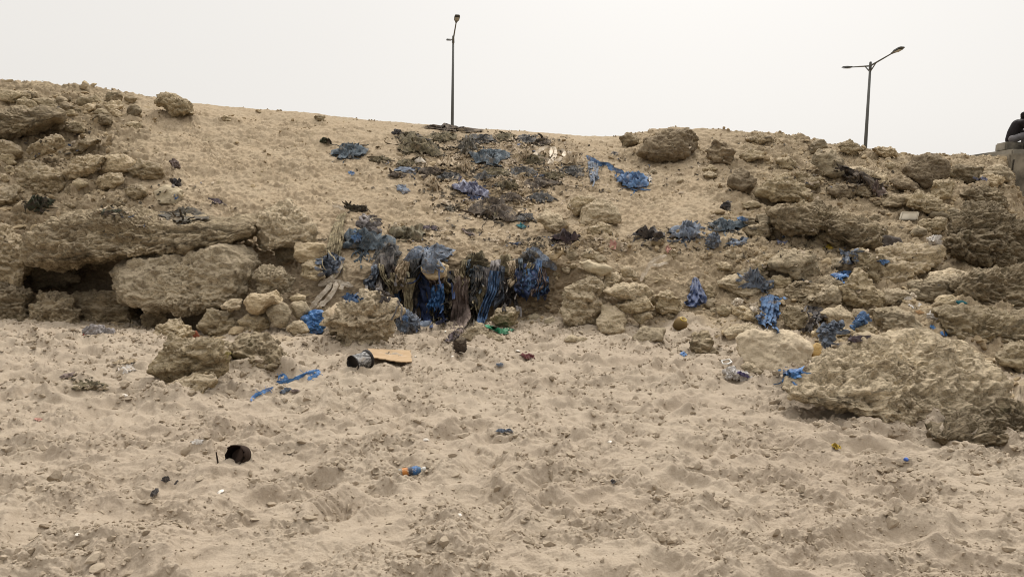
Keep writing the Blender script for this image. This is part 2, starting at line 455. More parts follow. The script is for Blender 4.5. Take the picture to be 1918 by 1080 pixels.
def radial(pts, n=256, smooth=3):
    A = np.asarray(pts, float); B = np.roll(A, -1, 0)
    ar = A[:, 0] * B[:, 1] - B[:, 0] * A[:, 1]
    c = ((A + B) * ar[:, None]).sum(0) / (3 * ar.sum())
    th = np.arange(n) / n * 2 * np.pi
    R = np.zeros(n)
    for i, t in enumerate(th):
        d = np.array([math.cos(t), math.sin(t)])
        for a, b in zip(A - c, B - c):
            e = b - a; den = d[0] * e[1] - d[1] * e[0]
            if abs(den) < 1e-9: continue
            s = (a[0] * e[1] - a[1] * e[0]) / den; q = (a[0] * d[1] - a[1] * d[0]) / den
            if s > 0 and -1e-6 <= q <= 1 + 1e-6: R[i] = max(R[i], s)
    R[R == 0] = R[R > 0].mean()
    for _ in range(smooth): R = (np.roll(R, 1) + R * 2 + np.roll(R, -1)) / 4
    return c, R

_seed = [100]
ROCKS = []
def rock(label, outline, mat, name='rock', cat='rock', Y=None, k=.35, depth=.8, p=2.6, tilt=.25, rough=1.0, facets=0,
         base=None, smooth=3, lift=0.0, level=None, group=None, tree=True):
    pts = poly(outline) if isinstance(outline, str) else np.array(outline, float)
    _seed[0] += 1; sd = _seed[0]; rs = np.random.RandomState(sd)
    c, R = radial(pts, smooth=smooth)
    lo = pts[pts[:, 1].argmax()]
    if base is None: base = (.5 * (lo[0] + c[0]), lo[1] - 1)
    if Y is not None and 9.85 < Y < 11.0: Y = Y - .12
    w_px, h_px = np.ptp(pts[:, 0]), np.ptp(pts[:, 1])
    hb = hit(base[0], base[1], True)
    Yb = hb[1]
    dR = depth * .5 * math.sqrt(w_px * min(h_px, w_px)) * Yb / FPX
    Yc = Y if Y is not None else Yb + k * dR
    dpx = max(w_px, h_px) * .534
    lv = level or int(np.clip(round(math.log(max(30, math.pi * (dpx / 1.1) ** 2) / 10, 4)) + 1, 4, 7))
    D, Fc = ico(lv)
    r2 = np.hypot(D[:, 0], D[:, 2])
    s = (r2 ** p + np.abs(D[:, 1]) ** p) ** (-1 / p)
    th = np.arctan2(-D[:, 2], D[:, 0]) % (2 * np.pi)          # image v runs down
    Rt = np.interp(th / (2 * np.pi) * len(R), np.arange(len(R) + 1), np.append(R, R[0]))
    pu = c[0] + np.cos(th) * Rt * r2 * s; pv = c[1] + np.sin(th) * Rt * r2 * s
    for it in range(5):                                        # set it back until its front foot meets the ground where the photo shows it
        dR = depth * .5 * math.sqrt(w_px * min(h_px, w_px)) * Yc / FPX
        W = P(pu, pv, np.full(len(pu), Yc))
        fw = np.array([W[:, 0].mean() / Yc, 1, 0]); fw /= np.linalg.norm(fw)
        ctr = P(c[0], c[1], Yc)
        off = dR * D[:, 1] * s + tilt * (W[:, 2] - ctr[2])
        W = W + off[:, None] * fw
        if Y is not None: break
        vis = W[:, 2] > hb[2] - .01
        if not vis.any(): break
        err = proj(W[vis])[:, 1].max() - lo[1]
        if abs(err) < 1.5: break
        Yc += np.clip(err * Yc * Yc / (FPX * (CH + .1 - hb[2] if hb[2] < .4 else 1.3)), -.3, .45) * .8
        if Yc < Yb + .1 * dR: Yc = Yb + .1 * dR; 
    size = math.sqrt(w_px * h_px) * Yc / FPX
    L = W - ctr
    if .3 < rough < .8: facets += 2
    nf = facets if (rough < .8 or w_px > 1.9 * h_px or p >= 3.8) else facets + 3
    for f in range(nf):                                     # broken faces
        n = rs.normal(size=3); n[1] -= .35; n[2] += .45; n[2] = max(n[2], -.15); n /= np.linalg.norm(n)
        dd = L @ n; m = np.quantile(dd, (.86 + .08 * rs.rand()) if rough < .8 or tree is None else (.83 + .11 * rs.rand()))
        L = L - np.maximum(dd - m, 0)[:, None] * n * .93
    N = vnormals(L, Fc)
    q = (L + rs.rand(3) * 50).astype(F32)
    st = np.array([1, 1, 1.9], F32)
    disp = .17 * size * fbm(q / (.5 * size), 4, sd)
    if rough > 0:
        a = rough * min(1, .35 + size / 1.0)
        wq = np.stack([fbm(q * 4, 3, sd + 7), fbm(q * 4, 3, sd + 8), fbm(q * 4, 3, sd + 9)], -1)
        w1, r1 = worley(q * 7.0 * np.array([1, 1, 1.3], F32) + wq * .9, sd + 2)
        w2, r2_ = worley(q * 15.0 + wq * 1.6, sd + 5)
        w3, r3 = worley(q * 30.0 + wq * 2.0, sd + 6)
        patchy = np.clip(fbm(q * 2.3, 2, sd + 10) * 2.5 + .55, .1, 1.2)
        nod = .050 * (r1 - .35) * np.clip(1.1 - w1 * 1.25, 0, 1) + .034 * (r2_ - .4) * 1.5 * np.clip(1.05 - w2 * 1.2, 0, 1) + .014 * (r3 - .45) * 1.5
        strata = fbm(q * np.array([1.2, 1.2, 9], F32) + wq * .5, 3, sd + 1)
        disp = disp + a * (.048 * fbm(q * 3.6 * st, 3, sd + 3, gain=.55, ridged=True) - .03
                           + 1.25 * nod * patchy + .028 * np.clip(strata * 5, -1, 1) * np.clip(1.2 - patchy, 0, 1)
                           - .16 * np.clip(fbm(q * 8, 3, sd + 4, gain=.6) - .10, 0, .35) - .10 * np.clip(fbm(q * 17, 2, sd + 11) - .12, 0, .3))
    else:
        disp = disp + .02 * size * fbm(q / (.09 * size + .01), 3, sd + 2)
    lim = .18 * size
    L = L + N * np.clip(disp, -lim, lim)[:, None]
    L[:, 2] += lift
    zb = L[:, 2].min()
    org = ctr + np.array([0, 0, zb])
    me = mesh_np(name, L - np.array([0, 0, zb]), tris=Fc)
    o = link(name, me, mat, loc=org); tag(o, label, cat, group)
    if tree:
        m = 12
        if lv > 4:
            D4, F4 = ico(4)          # coarse copy for draping: nearest fine vertices
            idx = [int(np.argmax(D @ d)) for d in D4]
            VV = (L + ctr)[idx]
        else: F4, VV = Fc, L + ctr
        TREES.append(((pts[:, 0].min() - m, pts[:, 1].min() - m, pts[:, 0].max() + m, pts[:, 1].max() + m),
                      BVHTree.FromPolygons(VV.tolist(), F4.tolist())))
        ROCKS.append((o, *TREES[-1]))
    return o

def strands_np(rs, pts, n, length, width, fall=0.0, off=.02, spread=1.0):
    """loose strips lying over whatever is under the outline"""
    c, R = radial(pts)
    Vs, Qs, o = [], [], 0
    n = int(n * .6); width = width * 1.35
    for _ in range(n):
        t = rs.rand() * 2 * math.pi; r = math.sqrt(rs.rand()) * spread
        Rt = R[int(t / (2 * math.pi) * len(R)) % len(R)]
        u, v = c[0] + math.cos(t) * Rt * r, c[1] + math.sin(t) * Rt * r
        a = rs.normal() * .55 + (math.pi if rs.rand() < .5 else 0)
        if fall: a = math.pi / 2 + rs.normal() * (1.2 - fall)
        m = 7; Lp = length * (.4 + .9 * rs.rand()); prev = None; line = []
        for j in range(m):
            h = hit(u, v)
            if prev is not None and h[1] > prev[1] + .12: h = P(u, v, prev[1])
            toc = np.array([0, 0, CH]) - h; toc /= np.linalg.norm(toc)
            h = h + toc * off * (.3 + rs.rand()) + np.array([0, 0, .6 * off * rs.rand()])
            line.append(h); prev = h
            a += rs.normal() * .32
            u += math.cos(a) * Lp / m; v += math.sin(a) * Lp / m * (1 if fall else .55)
        line = np.array(line)
        T = np.gradient(line, axis=0); T /= np.linalg.norm(T, axis=1, keepdims=True) + 1e-9
        view = line - np.array([0, 0, CH]); view /= np.linalg.norm(view, axis=1, keepdims=True)
        sd = np.cross(T, view + rs.normal(size=3) * .5); sd /= np.linalg.norm(sd, axis=1, keepdims=True) + 1e-9
        w = width * (.35 + rs.rand()) * (.6 + .4 * np.sin(np.linspace(.3, 3.0, m)))[:, None]
        bulge = (np.cross(sd, T)) * w * .35
        Vs.append(np.stack([line - sd * w, line - bulge, line + sd * w], 1).reshape(-1, 3)); Qs.append(grid_quads(m, 3) + o); o += m * 3
    if not Vs: return np.zeros((0, 3)), np.zeros((0, 4), int)
    return np.concatenate(Vs), np.concatenate(Qs)

def finish(name, label, cat, V, quads, tris, mat, group=None):
    lo = V[V[:, 2].argmin()]; org = np.array([V[:, 0].mean(), V[:, 1].mean(), lo[2]])
    o = link(name, mesh_np(name, V - org, quads, tris), mat, loc=org)
    return tag(o, label, cat, group)

def heap(label, outline, mat, name='rag_heap', cat='rag', depth=.6, k=.1, Y=None, strands=0, slen=24, sw=.026, fall=0.0, fold=1.0, p=2.2, base=None, tilt=.3, group=None):
    """crumpled pile: closed, deeply folded body plus loose strips"""
    pts = poly(outline); _seed[0] += 1; sd = _seed[0]; rs = np.random.RandomState(sd)
    c, R = radial(pts)
    lo = pts[pts[:, 1].argmax()]
    if base is None: base = (.5 * (lo[0] + c[0]), lo[1] - 1)
    Yb = hit(base[0], base[1])[1]
    w_px, h_px = np.ptp(pts[:, 0]), np.ptp(pts[:, 1])
    dR = depth * .5 * math.sqrt(w_px * min(w_px, h_px)) * Yb / FPX
    Yc = Y if Y is not None else Yb + k * dR
    D, Fc = ico(6 if max(w_px, h_px) > 40 else 5)
    r2 = np.hypot(D[:, 0], D[:, 2]); s = (r2 ** p + np.abs(D[:, 1]) ** p) ** (-1 / p)
    th = np.arctan2(-D[:, 2], D[:, 0]) % (2 * np.pi)
    Rt = np.interp(th / (2 * np.pi) * len(R), np.arange(len(R) + 1), np.append(R, R[0]))
    W = P(c[0] + np.cos(th) * Rt * r2 * s, c[1] + np.sin(th) * Rt * r2 * s, np.full(len(th), Yc))
    ctr = P(c[0], c[1], Yc); fw = np.array([ctr[0] / Yc, 1, 0]); fw /= np.linalg.norm(fw)
    W = W + (dR * D[:, 1] * s + tilt * (W[:, 2] - ctr[2]))[:, None] * fw
    size = math.sqrt(w_px * h_px) * Yc / FPX
    L = W - ctr; N = vnormals(L, Fc)
    q = (L / size + rs.rand(3) * 40).astype(F32)
    warp = np.stack([fbm(q * 2, 2, sd), fbm(q * 2, 2, sd + 5), fbm(q * 2, 2, sd + 9)], -1)
    rot = rs.rand() * 3
    cz, sz = math.cos(rot), math.sin(rot)
    qa = q @ np.array([[cz, 0, sz], [0, 1, 0], [-sz, 0, cz]], F32)
    qa = qa * np.array([1.2, 2.4, 3.4], F32) + warp * 1.6
    f = np.abs(perlin(qa, sd + 2)) * 2.2 - .4 + .5 * np.abs(perlin(qa * 2.1, sd + 3)) * 2
    L = L + N * (fold * .17 * size * np.clip(f, -.7, 1))[:, None] + warp * (.10 * size)
    V = L + ctr; nv = len(V)
    m = 10
    TREES.append(((pts[:, 0].min() - m, pts[:, 1].min() - m, pts[:, 0].max() + m, pts[:, 1].max() + m), BVHTree.FromPolygons(V.tolist(), Fc.tolist())))
    quads = None
    if strands:
        sv, sq = strands_np(rs, pts, strands, slen, sw, fall)
        quads = sq + nv; V = np.concatenate([V, sv])
    return finish(name, label, cat, V, quads, Fc, mat, group)

def patch(label, outline, mat, name='rag', cat='rag', height=.03, off=.012, fold=1.0, strands=0, slen=24, sw=.022, fall=0.0, group=None, rag=.25):
    """sheet draped over whatever lies under its outline"""
    pts = poly(outline); _seed[0] += 1; sd = _seed[0]; rs = np.random.RandomState(sd)
    c, R = radial(pts)
    nr, nt = 12, 40
    jag = 1 + rag * (rs.rand(nt) - .5) * 2
    pos = []
    hc = hit(*c)
    for i in range(nr):
        r = (i + .35) / (nr - .65)
        for j in range(nt):
            t = j / nt * 2 * math.pi
            rr = R[int(j / nt * len(R))] * r * (1 + (jag[j] - 1) * r)
            pos.append(hit(c[0] + math.cos(t) * rr, c[1] + math.sin(t) * rr))
    V = np.array(pos)
    med = np.median(V[:, 1])
    far = V[:, 1] > med + 1.2                                  # do not fly over a rock's edge
    if far.any():
        V[far] = V[far] * 0 + np.array(hc) + (V[far] - hc) * .15
    toc = np.array([0, 0, CH]) - V; toc /= np.linalg.norm(toc, axis=1, keepdims=True)
    size = max(.03, np.ptp(V[:, 0]))
    q = (V / max(size, .12) * 1.3 + rs.rand(3) * 30).astype(F32)
    warp = np.stack([fbm(q * 1.5, 2, sd), fbm(q * 1.5, 2, sd + 3), fbm(q * 1.5, 2, sd + 6)], -1)
    f = np.abs(perlin(q * np.array([1.6, 3.6, 3.6], F32) + warp * 1.8, sd)) * 2
    rr = np.repeat(np.linspace(0, 1, nr), nt)
    lift = off + height * (.35 + fold * f) * (1 - .6 * rr ** 3)
    V = V + toc * lift[:, None] * .5 + np.array([0, 0, 1]) * lift[:, None] * .7
    Q = grid_quads(nr, nt, True)
    tri = np.array([[j, (j + 1) % nt, nr * nt] for j in range(nt)])
    V = np.concatenate([V, V[:nt].mean(0, keepdims=True) + [[0, 0, .002]]])
    if strands:
        sv, sq = strands_np(rs, pts, strands, slen, sw, fall)
        Q = np.concatenate([Q, sq + len(V)]); V = np.concatenate([V, sv])
    return finish(name, label, cat, V, Q, tri, mat, group)

def drape(label, top, bottom, mat, name='hanging_rag', cat='rag', off=.07, pleat=.035, npl=3.0, ragged=.12, group=None, strands=0, sw=.015, slen=40, belly=0.0, g=False, sway=.12):
    """cloth hanging from a top line to a ragged bottom line, following what it hangs over"""
    T, Bm = poly(top), poly(bottom); _seed[0] += 1; sd = _seed[0]; rs = np.random.RandomState(sd)
    M, Nn = 22, 26
    def along(A, t):
        d = np.r_[0, np.cumsum(np.hypot(*np.diff(A, axis=0).T))]; d /= d[-1]
        return np.stack([np.interp(t, d, A[:, 0]), np.interp(t, d, A[:, 1])], -1)
    tt = np.linspace(0, 1, M)
    a, b = along(T, tt), along(Bm, tt)
    rag = 1 + ragged * (rs.rand(M) - .6)
    rag = (np.roll(rag, 1) + 2 * rag) / 3
    UV = np.array([[a[j] + (b[j] - a[j]) * (i / (Nn - 1)) * (1 + (rag[j] - 1) * (i / (Nn - 1))) for j in range(M)] for i in range(Nn)])
    # coarse depth
    ri = np.linspace(0, Nn - 1, 9).astype(int); ci = np.linspace(0, M - 1, 6).astype(int)
    Yc = np.array([[hit(*UV[i, j], g)[1] for j in ci] for i in ri])
    Yc = np.minimum.accumulate(Yc, 0)
    Yc = (Yc + Yc.mean(1, keepdims=True)) / 2
    Yf = np.array([np.interp(np.arange(M), ci, r) for r in Yc]); Yf = np.array([np.interp(np.arange(Nn), ri, Yf[:, j]) for j in range(M)]).T
    V = P(UV[..., 0], UV[..., 1], Yf - off)
    ph = rs.rand() * 6
    I, J = np.meshgrid(np.linspace(0, 1, Nn), tt, indexing='ij')
    q = np.stack([J * 4 + ph, I * 2.2, I * 0 + sd], -1).reshape(-1, 3).astype(F32)
    wob = fbm(q, 2, sd).reshape(Nn, M); cr = fbm(q * 1.7, 3, sd + 4, ridged=True).reshape(Nn, M)
    dy = pleat * (1.2 * np.sin((J * npl + wob * 1.6) * 2 * math.pi + ph) * (.5 + .6 * I) + 1.0 * cr) + belly * np.sin(I * math.pi)
    V[..., 1] -= dy
    V[..., 0] += pleat * .5 * wob + sway * I * np.repeat(fbm(np.stack([np.linspace(0, 1.6, Nn), np.zeros(Nn), np.full(Nn, sd * 1.7)], -1), 2, sd + 8)[:, None], M, 1)
    V = V.reshape(-1, 3); Q = grid_quads(Nn, M)
    if strands:
        sv, sq = strands_np(rs, np.concatenate([T, Bm[::-1]]), strands, slen, sw, .8, off=.1)
        Q = np.concatenate([Q, sq + len(V)]); V = np.concatenate([V, sv])
    return finish(name, label, cat, V, Q, None, mat, group)

def strap(label, lines, mat, w=.03, name='cloth_strip', cat='rag', off=.03, crease=.4, group=None, taper=True, fray=0):
    """one or more strips of one piece of cloth lying along pixel paths"""
    Vs, Qs, o = [], [], 0; _seed[0] += 1; sd = _seed[0]; rs = np.random.RandomState(sd)
    for ln in (lines if isinstance(lines, list) else [lines]):
        A = poly(ln)
        d = np.r_[0, np.cumsum(np.hypot(*np.diff(A, axis=0).T))]
        n = max(8, int(d[-1] / 3)); t = np.linspace(0, d[-1], n)
        uv = np.stack([np.interp(t, d, A[:, 0]), np.interp(t, d, A[:, 1])], -1)
        for _ in range(3): uv[1:-1] = (uv[:-2] + 2 * uv[1:-1] + uv[2:]) / 4
        L = np.array([hit(*k) for k in uv])
        for j in range(1, n):
            if L[j, 1] > L[j - 1, 1] + .25: L[j] = P(uv[j, 0], uv[j, 1], L[j - 1, 1])
        for _ in range(2): L[1:-1] = (L[:-2] + 2 * L[1:-1] + L[2:]) / 4
        view = L - np.array([0, 0, CH]); view /= np.linalg.norm(view, axis=1, keepdims=True)
        L = L - view * off + np.array([0, 0, off * .5])
        T = np.gradient(L, axis=0); T /= np.linalg.norm(T, axis=1, keepdims=True) + 1e-9
        sdv = np.cross(T, view); sdv /= np.linalg.norm(sdv, axis=1, keepdims=True) + 1e-9
        m = 7; s = np.linspace(-1, 1, m)
        q = np.stack([np.repeat(t / 14, m), np.tile(s * 1.5, n), np.full(n * m, sd)], -1).astype(F32)
        nz = fbm(q, 3, sd).reshape(n, m); edge = fbm(np.stack([t / 7, t * 0, t * 0 + 5], -1), 2, sd + 1)
        ww = w * (1 + .7 * edge) * (np.clip(np.sin(np.linspace(.15, math.pi - .15, n)) * 2.2, .35, 1) if taper else 1)
        G = L[:, None, :] + sdv[:, None, :] * (s[None, :, None] * ww[:, None, None]) - view[:, None, :] * (crease * w * nz * 1.6)[..., None]
        Vs.append(G.reshape(-1, 3)); Qs.append(grid_quads(n, m) + o); o += n * m
        for _ in range(fray):
            j = rs.randint(1, n - 2); st_ = L[j] - view[j] * .004; dr = T[j] * rs.choice([-1, 1]) * .6 + sdv[j] * rs.normal() * .9; dr /= np.linalg.norm(dr)
            ln_ = w * (1.5 + 3 * rs.rand()); mm = 5
            pp = np.array([st_ + dr * ln_ * k / (mm - 1) + sdv[j] * w * .5 * math.sin(k * 1.3 + rs.rand()) for k in range(mm)])
            wd = np.cross(dr, view[j]); wd /= np.linalg.norm(wd) + 1e-9; wv = w * .12
            Vs.append(np.stack([pp - wd * wv, pp - view[j] * wv * .4, pp + wd * wv], 1).reshape(-1, 3)); Qs.append(grid_quads(mm, 3) + o); o += mm * 3
    return finish(name, label, cat, np.concatenate(Vs), np.concatenate(Qs), None, mat, group)
# ------------------------------------------------------------------ rock materials
OC = mat_rock('ochre_rock', (.26, .20, .115), (.54, .43, .265), .75)
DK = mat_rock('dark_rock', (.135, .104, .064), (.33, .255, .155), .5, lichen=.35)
PA = mat_rock('pale_rock', (.34, .27, .17), (.54, .44, .295), .78)
GR = mat_rock('grey_rock', (.14, .113, .074), (.28, .225, .145), .35, pit=.7)
SM = mat_rock('smooth_grey_stone', (.27, .225, .15), (.38, .315, .21), .3, pit=.35)
TN = mat_rock('tan_stone', (.28, .21, .125), (.44, .34, .205), .5, pit=.6)
YE = mat_rock('yellow_stone', (.40, .25, .08), (.56, .39, .17), .1, pit=.3)
CR = mat_rock('coquina_rock', (.29, .23, .15), (.58, .475, .32), .78)
SO = mat_rock('sandy_rock', (.30, .225, .125), (.52, .405, .25), .95)
BR = mat_rock('brown_boulder', (.14, .105, .068), (.28, .215, .135), .35, pit=.8)

PF = mat_rock('pale_flat_rock', (.35, .285, .195), (.48, .395, .28), .4, pit=.5)
DS = mat_rock('shaded_rock', (.10, .078, .05), (.25, .195, .12), .12)  # shade of the hollow put into a darker rock colour, plus less dust
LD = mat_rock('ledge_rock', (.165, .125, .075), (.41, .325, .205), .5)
R = rock
# ---- embankment, west end
R('dark pitted boulder perched alone on the bare sandy crest', '286,180 311,171 333,178 358,183 367,192 361,214 344,221 319,212 292,194', OC, 'boulder', 'boulder', k=.1)
R('wide dark ledge with hollow shadow below it, cut by the picture edge under the crest', '-45,212 0,214 33,206 92,203 119,212 117,226 83,242 33,260 -45,268', DK, 'rock_ledge', 'rock ledge', Y=14.2, depth=1.1, p=3.4)
R('small grey stone at the picture edge in the hollow below the high dark ledge', '-20,268 2,260 13,272 9,283 -20,290', GR, 'stone', 'stone', Y=13.9)
R('lumpy sandy rock just below the end of the high dark ledge', '53,276 83,259 111,256 128,267 92,289 61,299 50,291', SO, k=.2, Y=13.4)
R('thin dark sloping rib sticking out of the sand slope', '131,280 156,262 183,250 192,258 167,277 150,287 133,290', DK, k=.1, tilt=.6)
R('overhanging knobbly rib with dark underside on the sand slope', '119,325 139,298 167,286 206,286 181,313 156,331 133,336', SO, k=.15, Y=13.1, depth=.9)
R('rounded hump half sunk in the slope with a dark slit below it', '236,316 264,301 300,308 306,331 286,338 258,334', SO, k=.1, depth=.9)
R('smooth flat-faced grey stone resting on the sand above the long ledge', '286,358 308,346 333,349 353,367 347,375 328,383 294,380', SM, 'stone', 'stone', rough=0, facets=3, k=.1, depth=.6, tilt=.6)
R('low brown crumbly rock sunk beside the smooth flat-faced grey stone', '178,339 206,320 231,323 239,338 211,352 189,358', SO, k=.1)
R('sloping sandy ledge at the picture edge, above the dark green weed clump', '-40,352 12,342 38,352 36,372 10,384 -40,396', SO, 'rock_ledge', 'rock ledge', Y=12.6, depth=1.0, tilt=.7)
R('sand-coated ridge running down toward the long ledge', '38,300 60,292 110,318 128,345 95,372 52,380 30,350', SO, Y=13.1, depth=.9, tilt=.7)
# ---- the long ledges and the hollow below them
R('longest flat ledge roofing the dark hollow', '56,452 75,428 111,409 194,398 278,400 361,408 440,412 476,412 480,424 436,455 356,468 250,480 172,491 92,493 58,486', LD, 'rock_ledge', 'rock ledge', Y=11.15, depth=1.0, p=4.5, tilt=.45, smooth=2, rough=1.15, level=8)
R('bulging sand-covered shoulder at the picture edge beside the longest ledge', '-60,420 -10,416 40,432 66,462 64,500 34,540 2,530 -60,520', SO, 'rock', 'rock', Y=11.25, depth=1.0, p=3.2, tilt=.4)
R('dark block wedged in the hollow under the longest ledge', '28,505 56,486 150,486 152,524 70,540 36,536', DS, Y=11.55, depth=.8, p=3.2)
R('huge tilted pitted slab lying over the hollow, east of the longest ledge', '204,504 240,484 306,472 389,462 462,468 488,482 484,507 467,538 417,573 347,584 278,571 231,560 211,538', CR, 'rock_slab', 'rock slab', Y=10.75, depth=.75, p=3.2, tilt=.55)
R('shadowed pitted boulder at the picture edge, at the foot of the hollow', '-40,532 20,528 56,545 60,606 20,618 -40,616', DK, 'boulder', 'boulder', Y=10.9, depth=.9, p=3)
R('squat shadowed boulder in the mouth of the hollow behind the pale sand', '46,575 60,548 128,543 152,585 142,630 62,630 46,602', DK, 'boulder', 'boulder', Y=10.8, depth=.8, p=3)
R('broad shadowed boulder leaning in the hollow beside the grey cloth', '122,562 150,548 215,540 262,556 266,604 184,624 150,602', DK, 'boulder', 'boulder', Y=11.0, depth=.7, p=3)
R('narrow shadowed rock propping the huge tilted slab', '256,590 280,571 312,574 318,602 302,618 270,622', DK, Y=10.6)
R('shaggy rock behind the blocky boulder on the beach sand', '276,640 290,616 317,598 344,595 367,613 363,634 319,656 280,672', OC, 'boulder', 'boulder', k=.2, Y=9.2)
R('big blocky boulder standing on the beach sand below the huge tilted slab', '276,682 288,653 320,638 378,631 411,637 423,656 417,690 367,708 322,722 292,728', OC, 'boulder', 'boulder', p=3.4, depth=.75, k=.3, facets=2, tilt=.1)
R('low flaky rock wedge at the foot of the big blocky boulder', '280,744 322,716 378,701 411,703 398,722 367,746 320,754', SO, depth=.7, tilt=1.4, k=.2)
R('rounded shaggy rock perched beside the hollow mouth', '366,602 384,580 411,578 433,589 445,609 424,627 389,630 371,615', OC, 'boulder', 'boulder', Y=10.0, depth=.9)
R('pitted block buried to its waist behind the flat dark rubble mound', '450,602 467,588 498,588 508,612 504,632 476,644 452,630', OC, Y=9.9)
R('flat dark rubble mound pressed into the sand', '428,650 450,636 476,630 522,646 543,678 486,688 445,682', DK, tilt=1.0, depth=.9, k=.2, rough=1.3)
R('small dark stone tucked beside the yellowish rag', '413,640 424,634 434,640 432,650 418,652', GR, 'stone', 'stone')
R('massive overhanging boulder at the east end of the longest ledge', '472,458 478,428 494,389 541,377 574,400 592,436 588,452 555,461 513,469 478,469', CR, 'boulder', 'boulder', Y=11.1, depth=.8, p=3, tilt=.4, facets=1)
R('dark stone in shadow under the massive overhanging boulder', '508,462 530,454 556,456 558,486 530,494 512,486', GR, Y=11.1)
R('clean tan block with a square face under the massive overhanging boulder', '549,452 583,455 606,457 612,476 586,488 563,493 552,479', TN, 'stone', 'stone', rough=.35, facets=4, p=3.6, Y=10.75)
R('brown rounded rock between the tan block and the grey ball of rag', '560,495 586,483 603,489 609,518 586,528 566,517', OC, Y=10.55)
R('broad weathered rock above the smooth tan stone with two humps', '475,513 499,499 536,502 560,528 548,546 486,550 472,530', PA, Y=10.3, depth=.7)
R('smooth tan stone with two humps and a dark belly', '457,566 469,550 499,553 522,543 550,541 542,559 505,573 480,588 461,580', TN, 'stone', 'stone', rough=.35, Y=9.9)
R('small tan stone touching the east tip of the huge tilted slab', '413,572 433,557 456,557 451,576 430,584', PA, 'stone', 'stone', Y=10.0)
R('angular grey-tan stone leaning below the smooth two-humped stone', '496,584 513,563 538,566 550,589 539,610 516,611', PA, 'stone', 'stone', rough=.4, facets=4, Y=9.7)
R('small angular stone between the leaning grey-tan stone and the white strips', '546,568 574,563 581,583 561,596 549,594', PA, 'stone', 'stone', rough=.3, facets=3, Y=9.8)
R('pale low stone beside the bright blue bundle', '534,620 549,600 568,600 579,620 555,631', PA, 'stone', 'stone', rough=.5)
R('small pebbly stone over the angular stone', '542,556 556,546 572,552 572,564 552,568', OC, 'stone', 'stone', Y=10.1)
R('big nodular boulder with a pointed corner at the edge of the rag-hung bank', '607,596 636,576 666,563 690,541 704,546 719,564 755,563 756,578 738,606 724,622 708,641 658,650 640,646 611,616', CR, 'boulder', 'boulder', depth=.8, p=2.8, k=.25, rough=1.4, smooth=1, tilt=.2)
R('tan stone lodged on top of the blue rags of the bank', '793,490 819,487 838,497 850,508 844,516 802,524 790,508', TN, 'stone', 'stone', rough=.3, facets=2, Y=10.5)
R('sandy hump beside the green cloth at the foot of the bank', '858,628 872,614 892,605 912,611 935,630 945,645 902,644 874,642', PA, depth=.8, tilt=.5, rough=.7)
R('small charred dark block standing alone on the sand', '847,650 852,645 872,645 876,664 870,672 850,671', mat_rock('charred_block', (.02, .016, .012), (.075, .055, .04), .25), 'charred_block', 'charred block', rough=.5, p=4, k=.3, lift=.07)
# ---- central bank
R('round tan rock under the blue hanging rags beside the green cloth', '919,596 927,578 946,571 977,580 981,598 956,614 924,611', OC, Y=10.2)
R('small flat pebble at the foot of the bank, beside the round tan rock', '988,592 1002,587 1014,592 1010,600 992,600', SM, 'stone', 'stone', rough=0)
R('small pebble touching the pillar-shaped rock at the foot of the bank', '1020,598 1034,593 1045,601 1034,608 1020,605', SM, 'stone', 'stone', rough=.2)
R('upright pillar-shaped rock in the middle of the bank', '1051,582 1064,541 1086,514 1116,512 1129,531 1134,560 1118,596 1093,610 1058,607', PA, 'boulder', 'boulder', Y=10.35, depth=.7, p=2.8, tilt=.15)
R('leaning smooth-faced rock below the stacked flat stones', '1117,605 1115,586 1138,566 1152,571 1164,586 1186,606 1183,619 1154,625 1127,620', PA, Y=10.0, tilt=.6, rough=.6, facets=1)
R('upper of the two stacked flat stones beside the pillar-shaped rock', '1127,545 1154,532 1193,530 1223,542 1223,555 1188,560 1146,556', PA, 'stone', 'stone', Y=10.2, depth=1.1, p=3, rough=.7)
R('lower of the two stacked flat stones beside the pillar-shaped rock', '1150,567 1166,557 1221,557 1234,572 1195,588 1160,580', OC, 'stone', 'stone', Y=10.1, depth=1.1, p=3, rough=.7)
R('rounded rock above the stacked flat stones, against the pillar-shaped rock', '1119,537 1138,513 1157,510 1164,522 1152,534 1132,544', PA, Y=10.5)
R('tilted smooth plate of stone with a pale upper face, high in the bank', '1081,487 1091,478 1110,491 1150,499 1144,510 1124,516 1096,505', SM, 'stone', 'stone', rough=.2, facets=2, Y=10.55, depth=1.0, p=3)
R('angular yellow-tan stone at the brow of the bank', '1028,474 1050,460 1064,456 1055,476 1043,488 1032,488', TN, 'stone', 'stone', rough=.2, facets=4, Y=10.9)
R('yellowish stone next to the angular yellow-tan stone', '1061,468 1072,464 1084,478 1075,488 1062,484', YE if False else PA, 'stone', 'stone', rough=.5, Y=10.85)
R('brownish stone above the tilted smooth plate', '1086,473 1102,462 1126,471 1118,484 1093,484', PA, 'stone', 'stone', rough=.5, facets=2, Y=10.8)
R('small round stone between the brownish stone and the pink rag', '1109,482 1127,475 1140,487 1122,493', PA, 'stone', 'stone', rough=.5, Y=10.75)
R('small crumbly block under the white cloth strip', '1164,504 1185,499 1193,518 1166,520', PA, 'stone', 'stone', Y=10.6)
R('crumbly clay lump at the end of the stacked flat stones', '1219,552 1249,541 1279,556 1276,583 1243,586 1222,569', OC, Y=10.35, rough=1.3)
R('dark cobble below the crumbly clay lump', '1186,590 1218,582 1223,594 1200,608 1188,602', OC, 'stone', 'stone', Y=9.95)
R('small cobble beside the dark cobble at the foot of the bank', '1219,586 1232,578 1238,588 1226,594', PA, 'stone', 'stone')
R('pale cobble beneath the blue plastic bag', '1240,590 1255,584 1262,592 1248,600', PA, 'stone', 'stone')
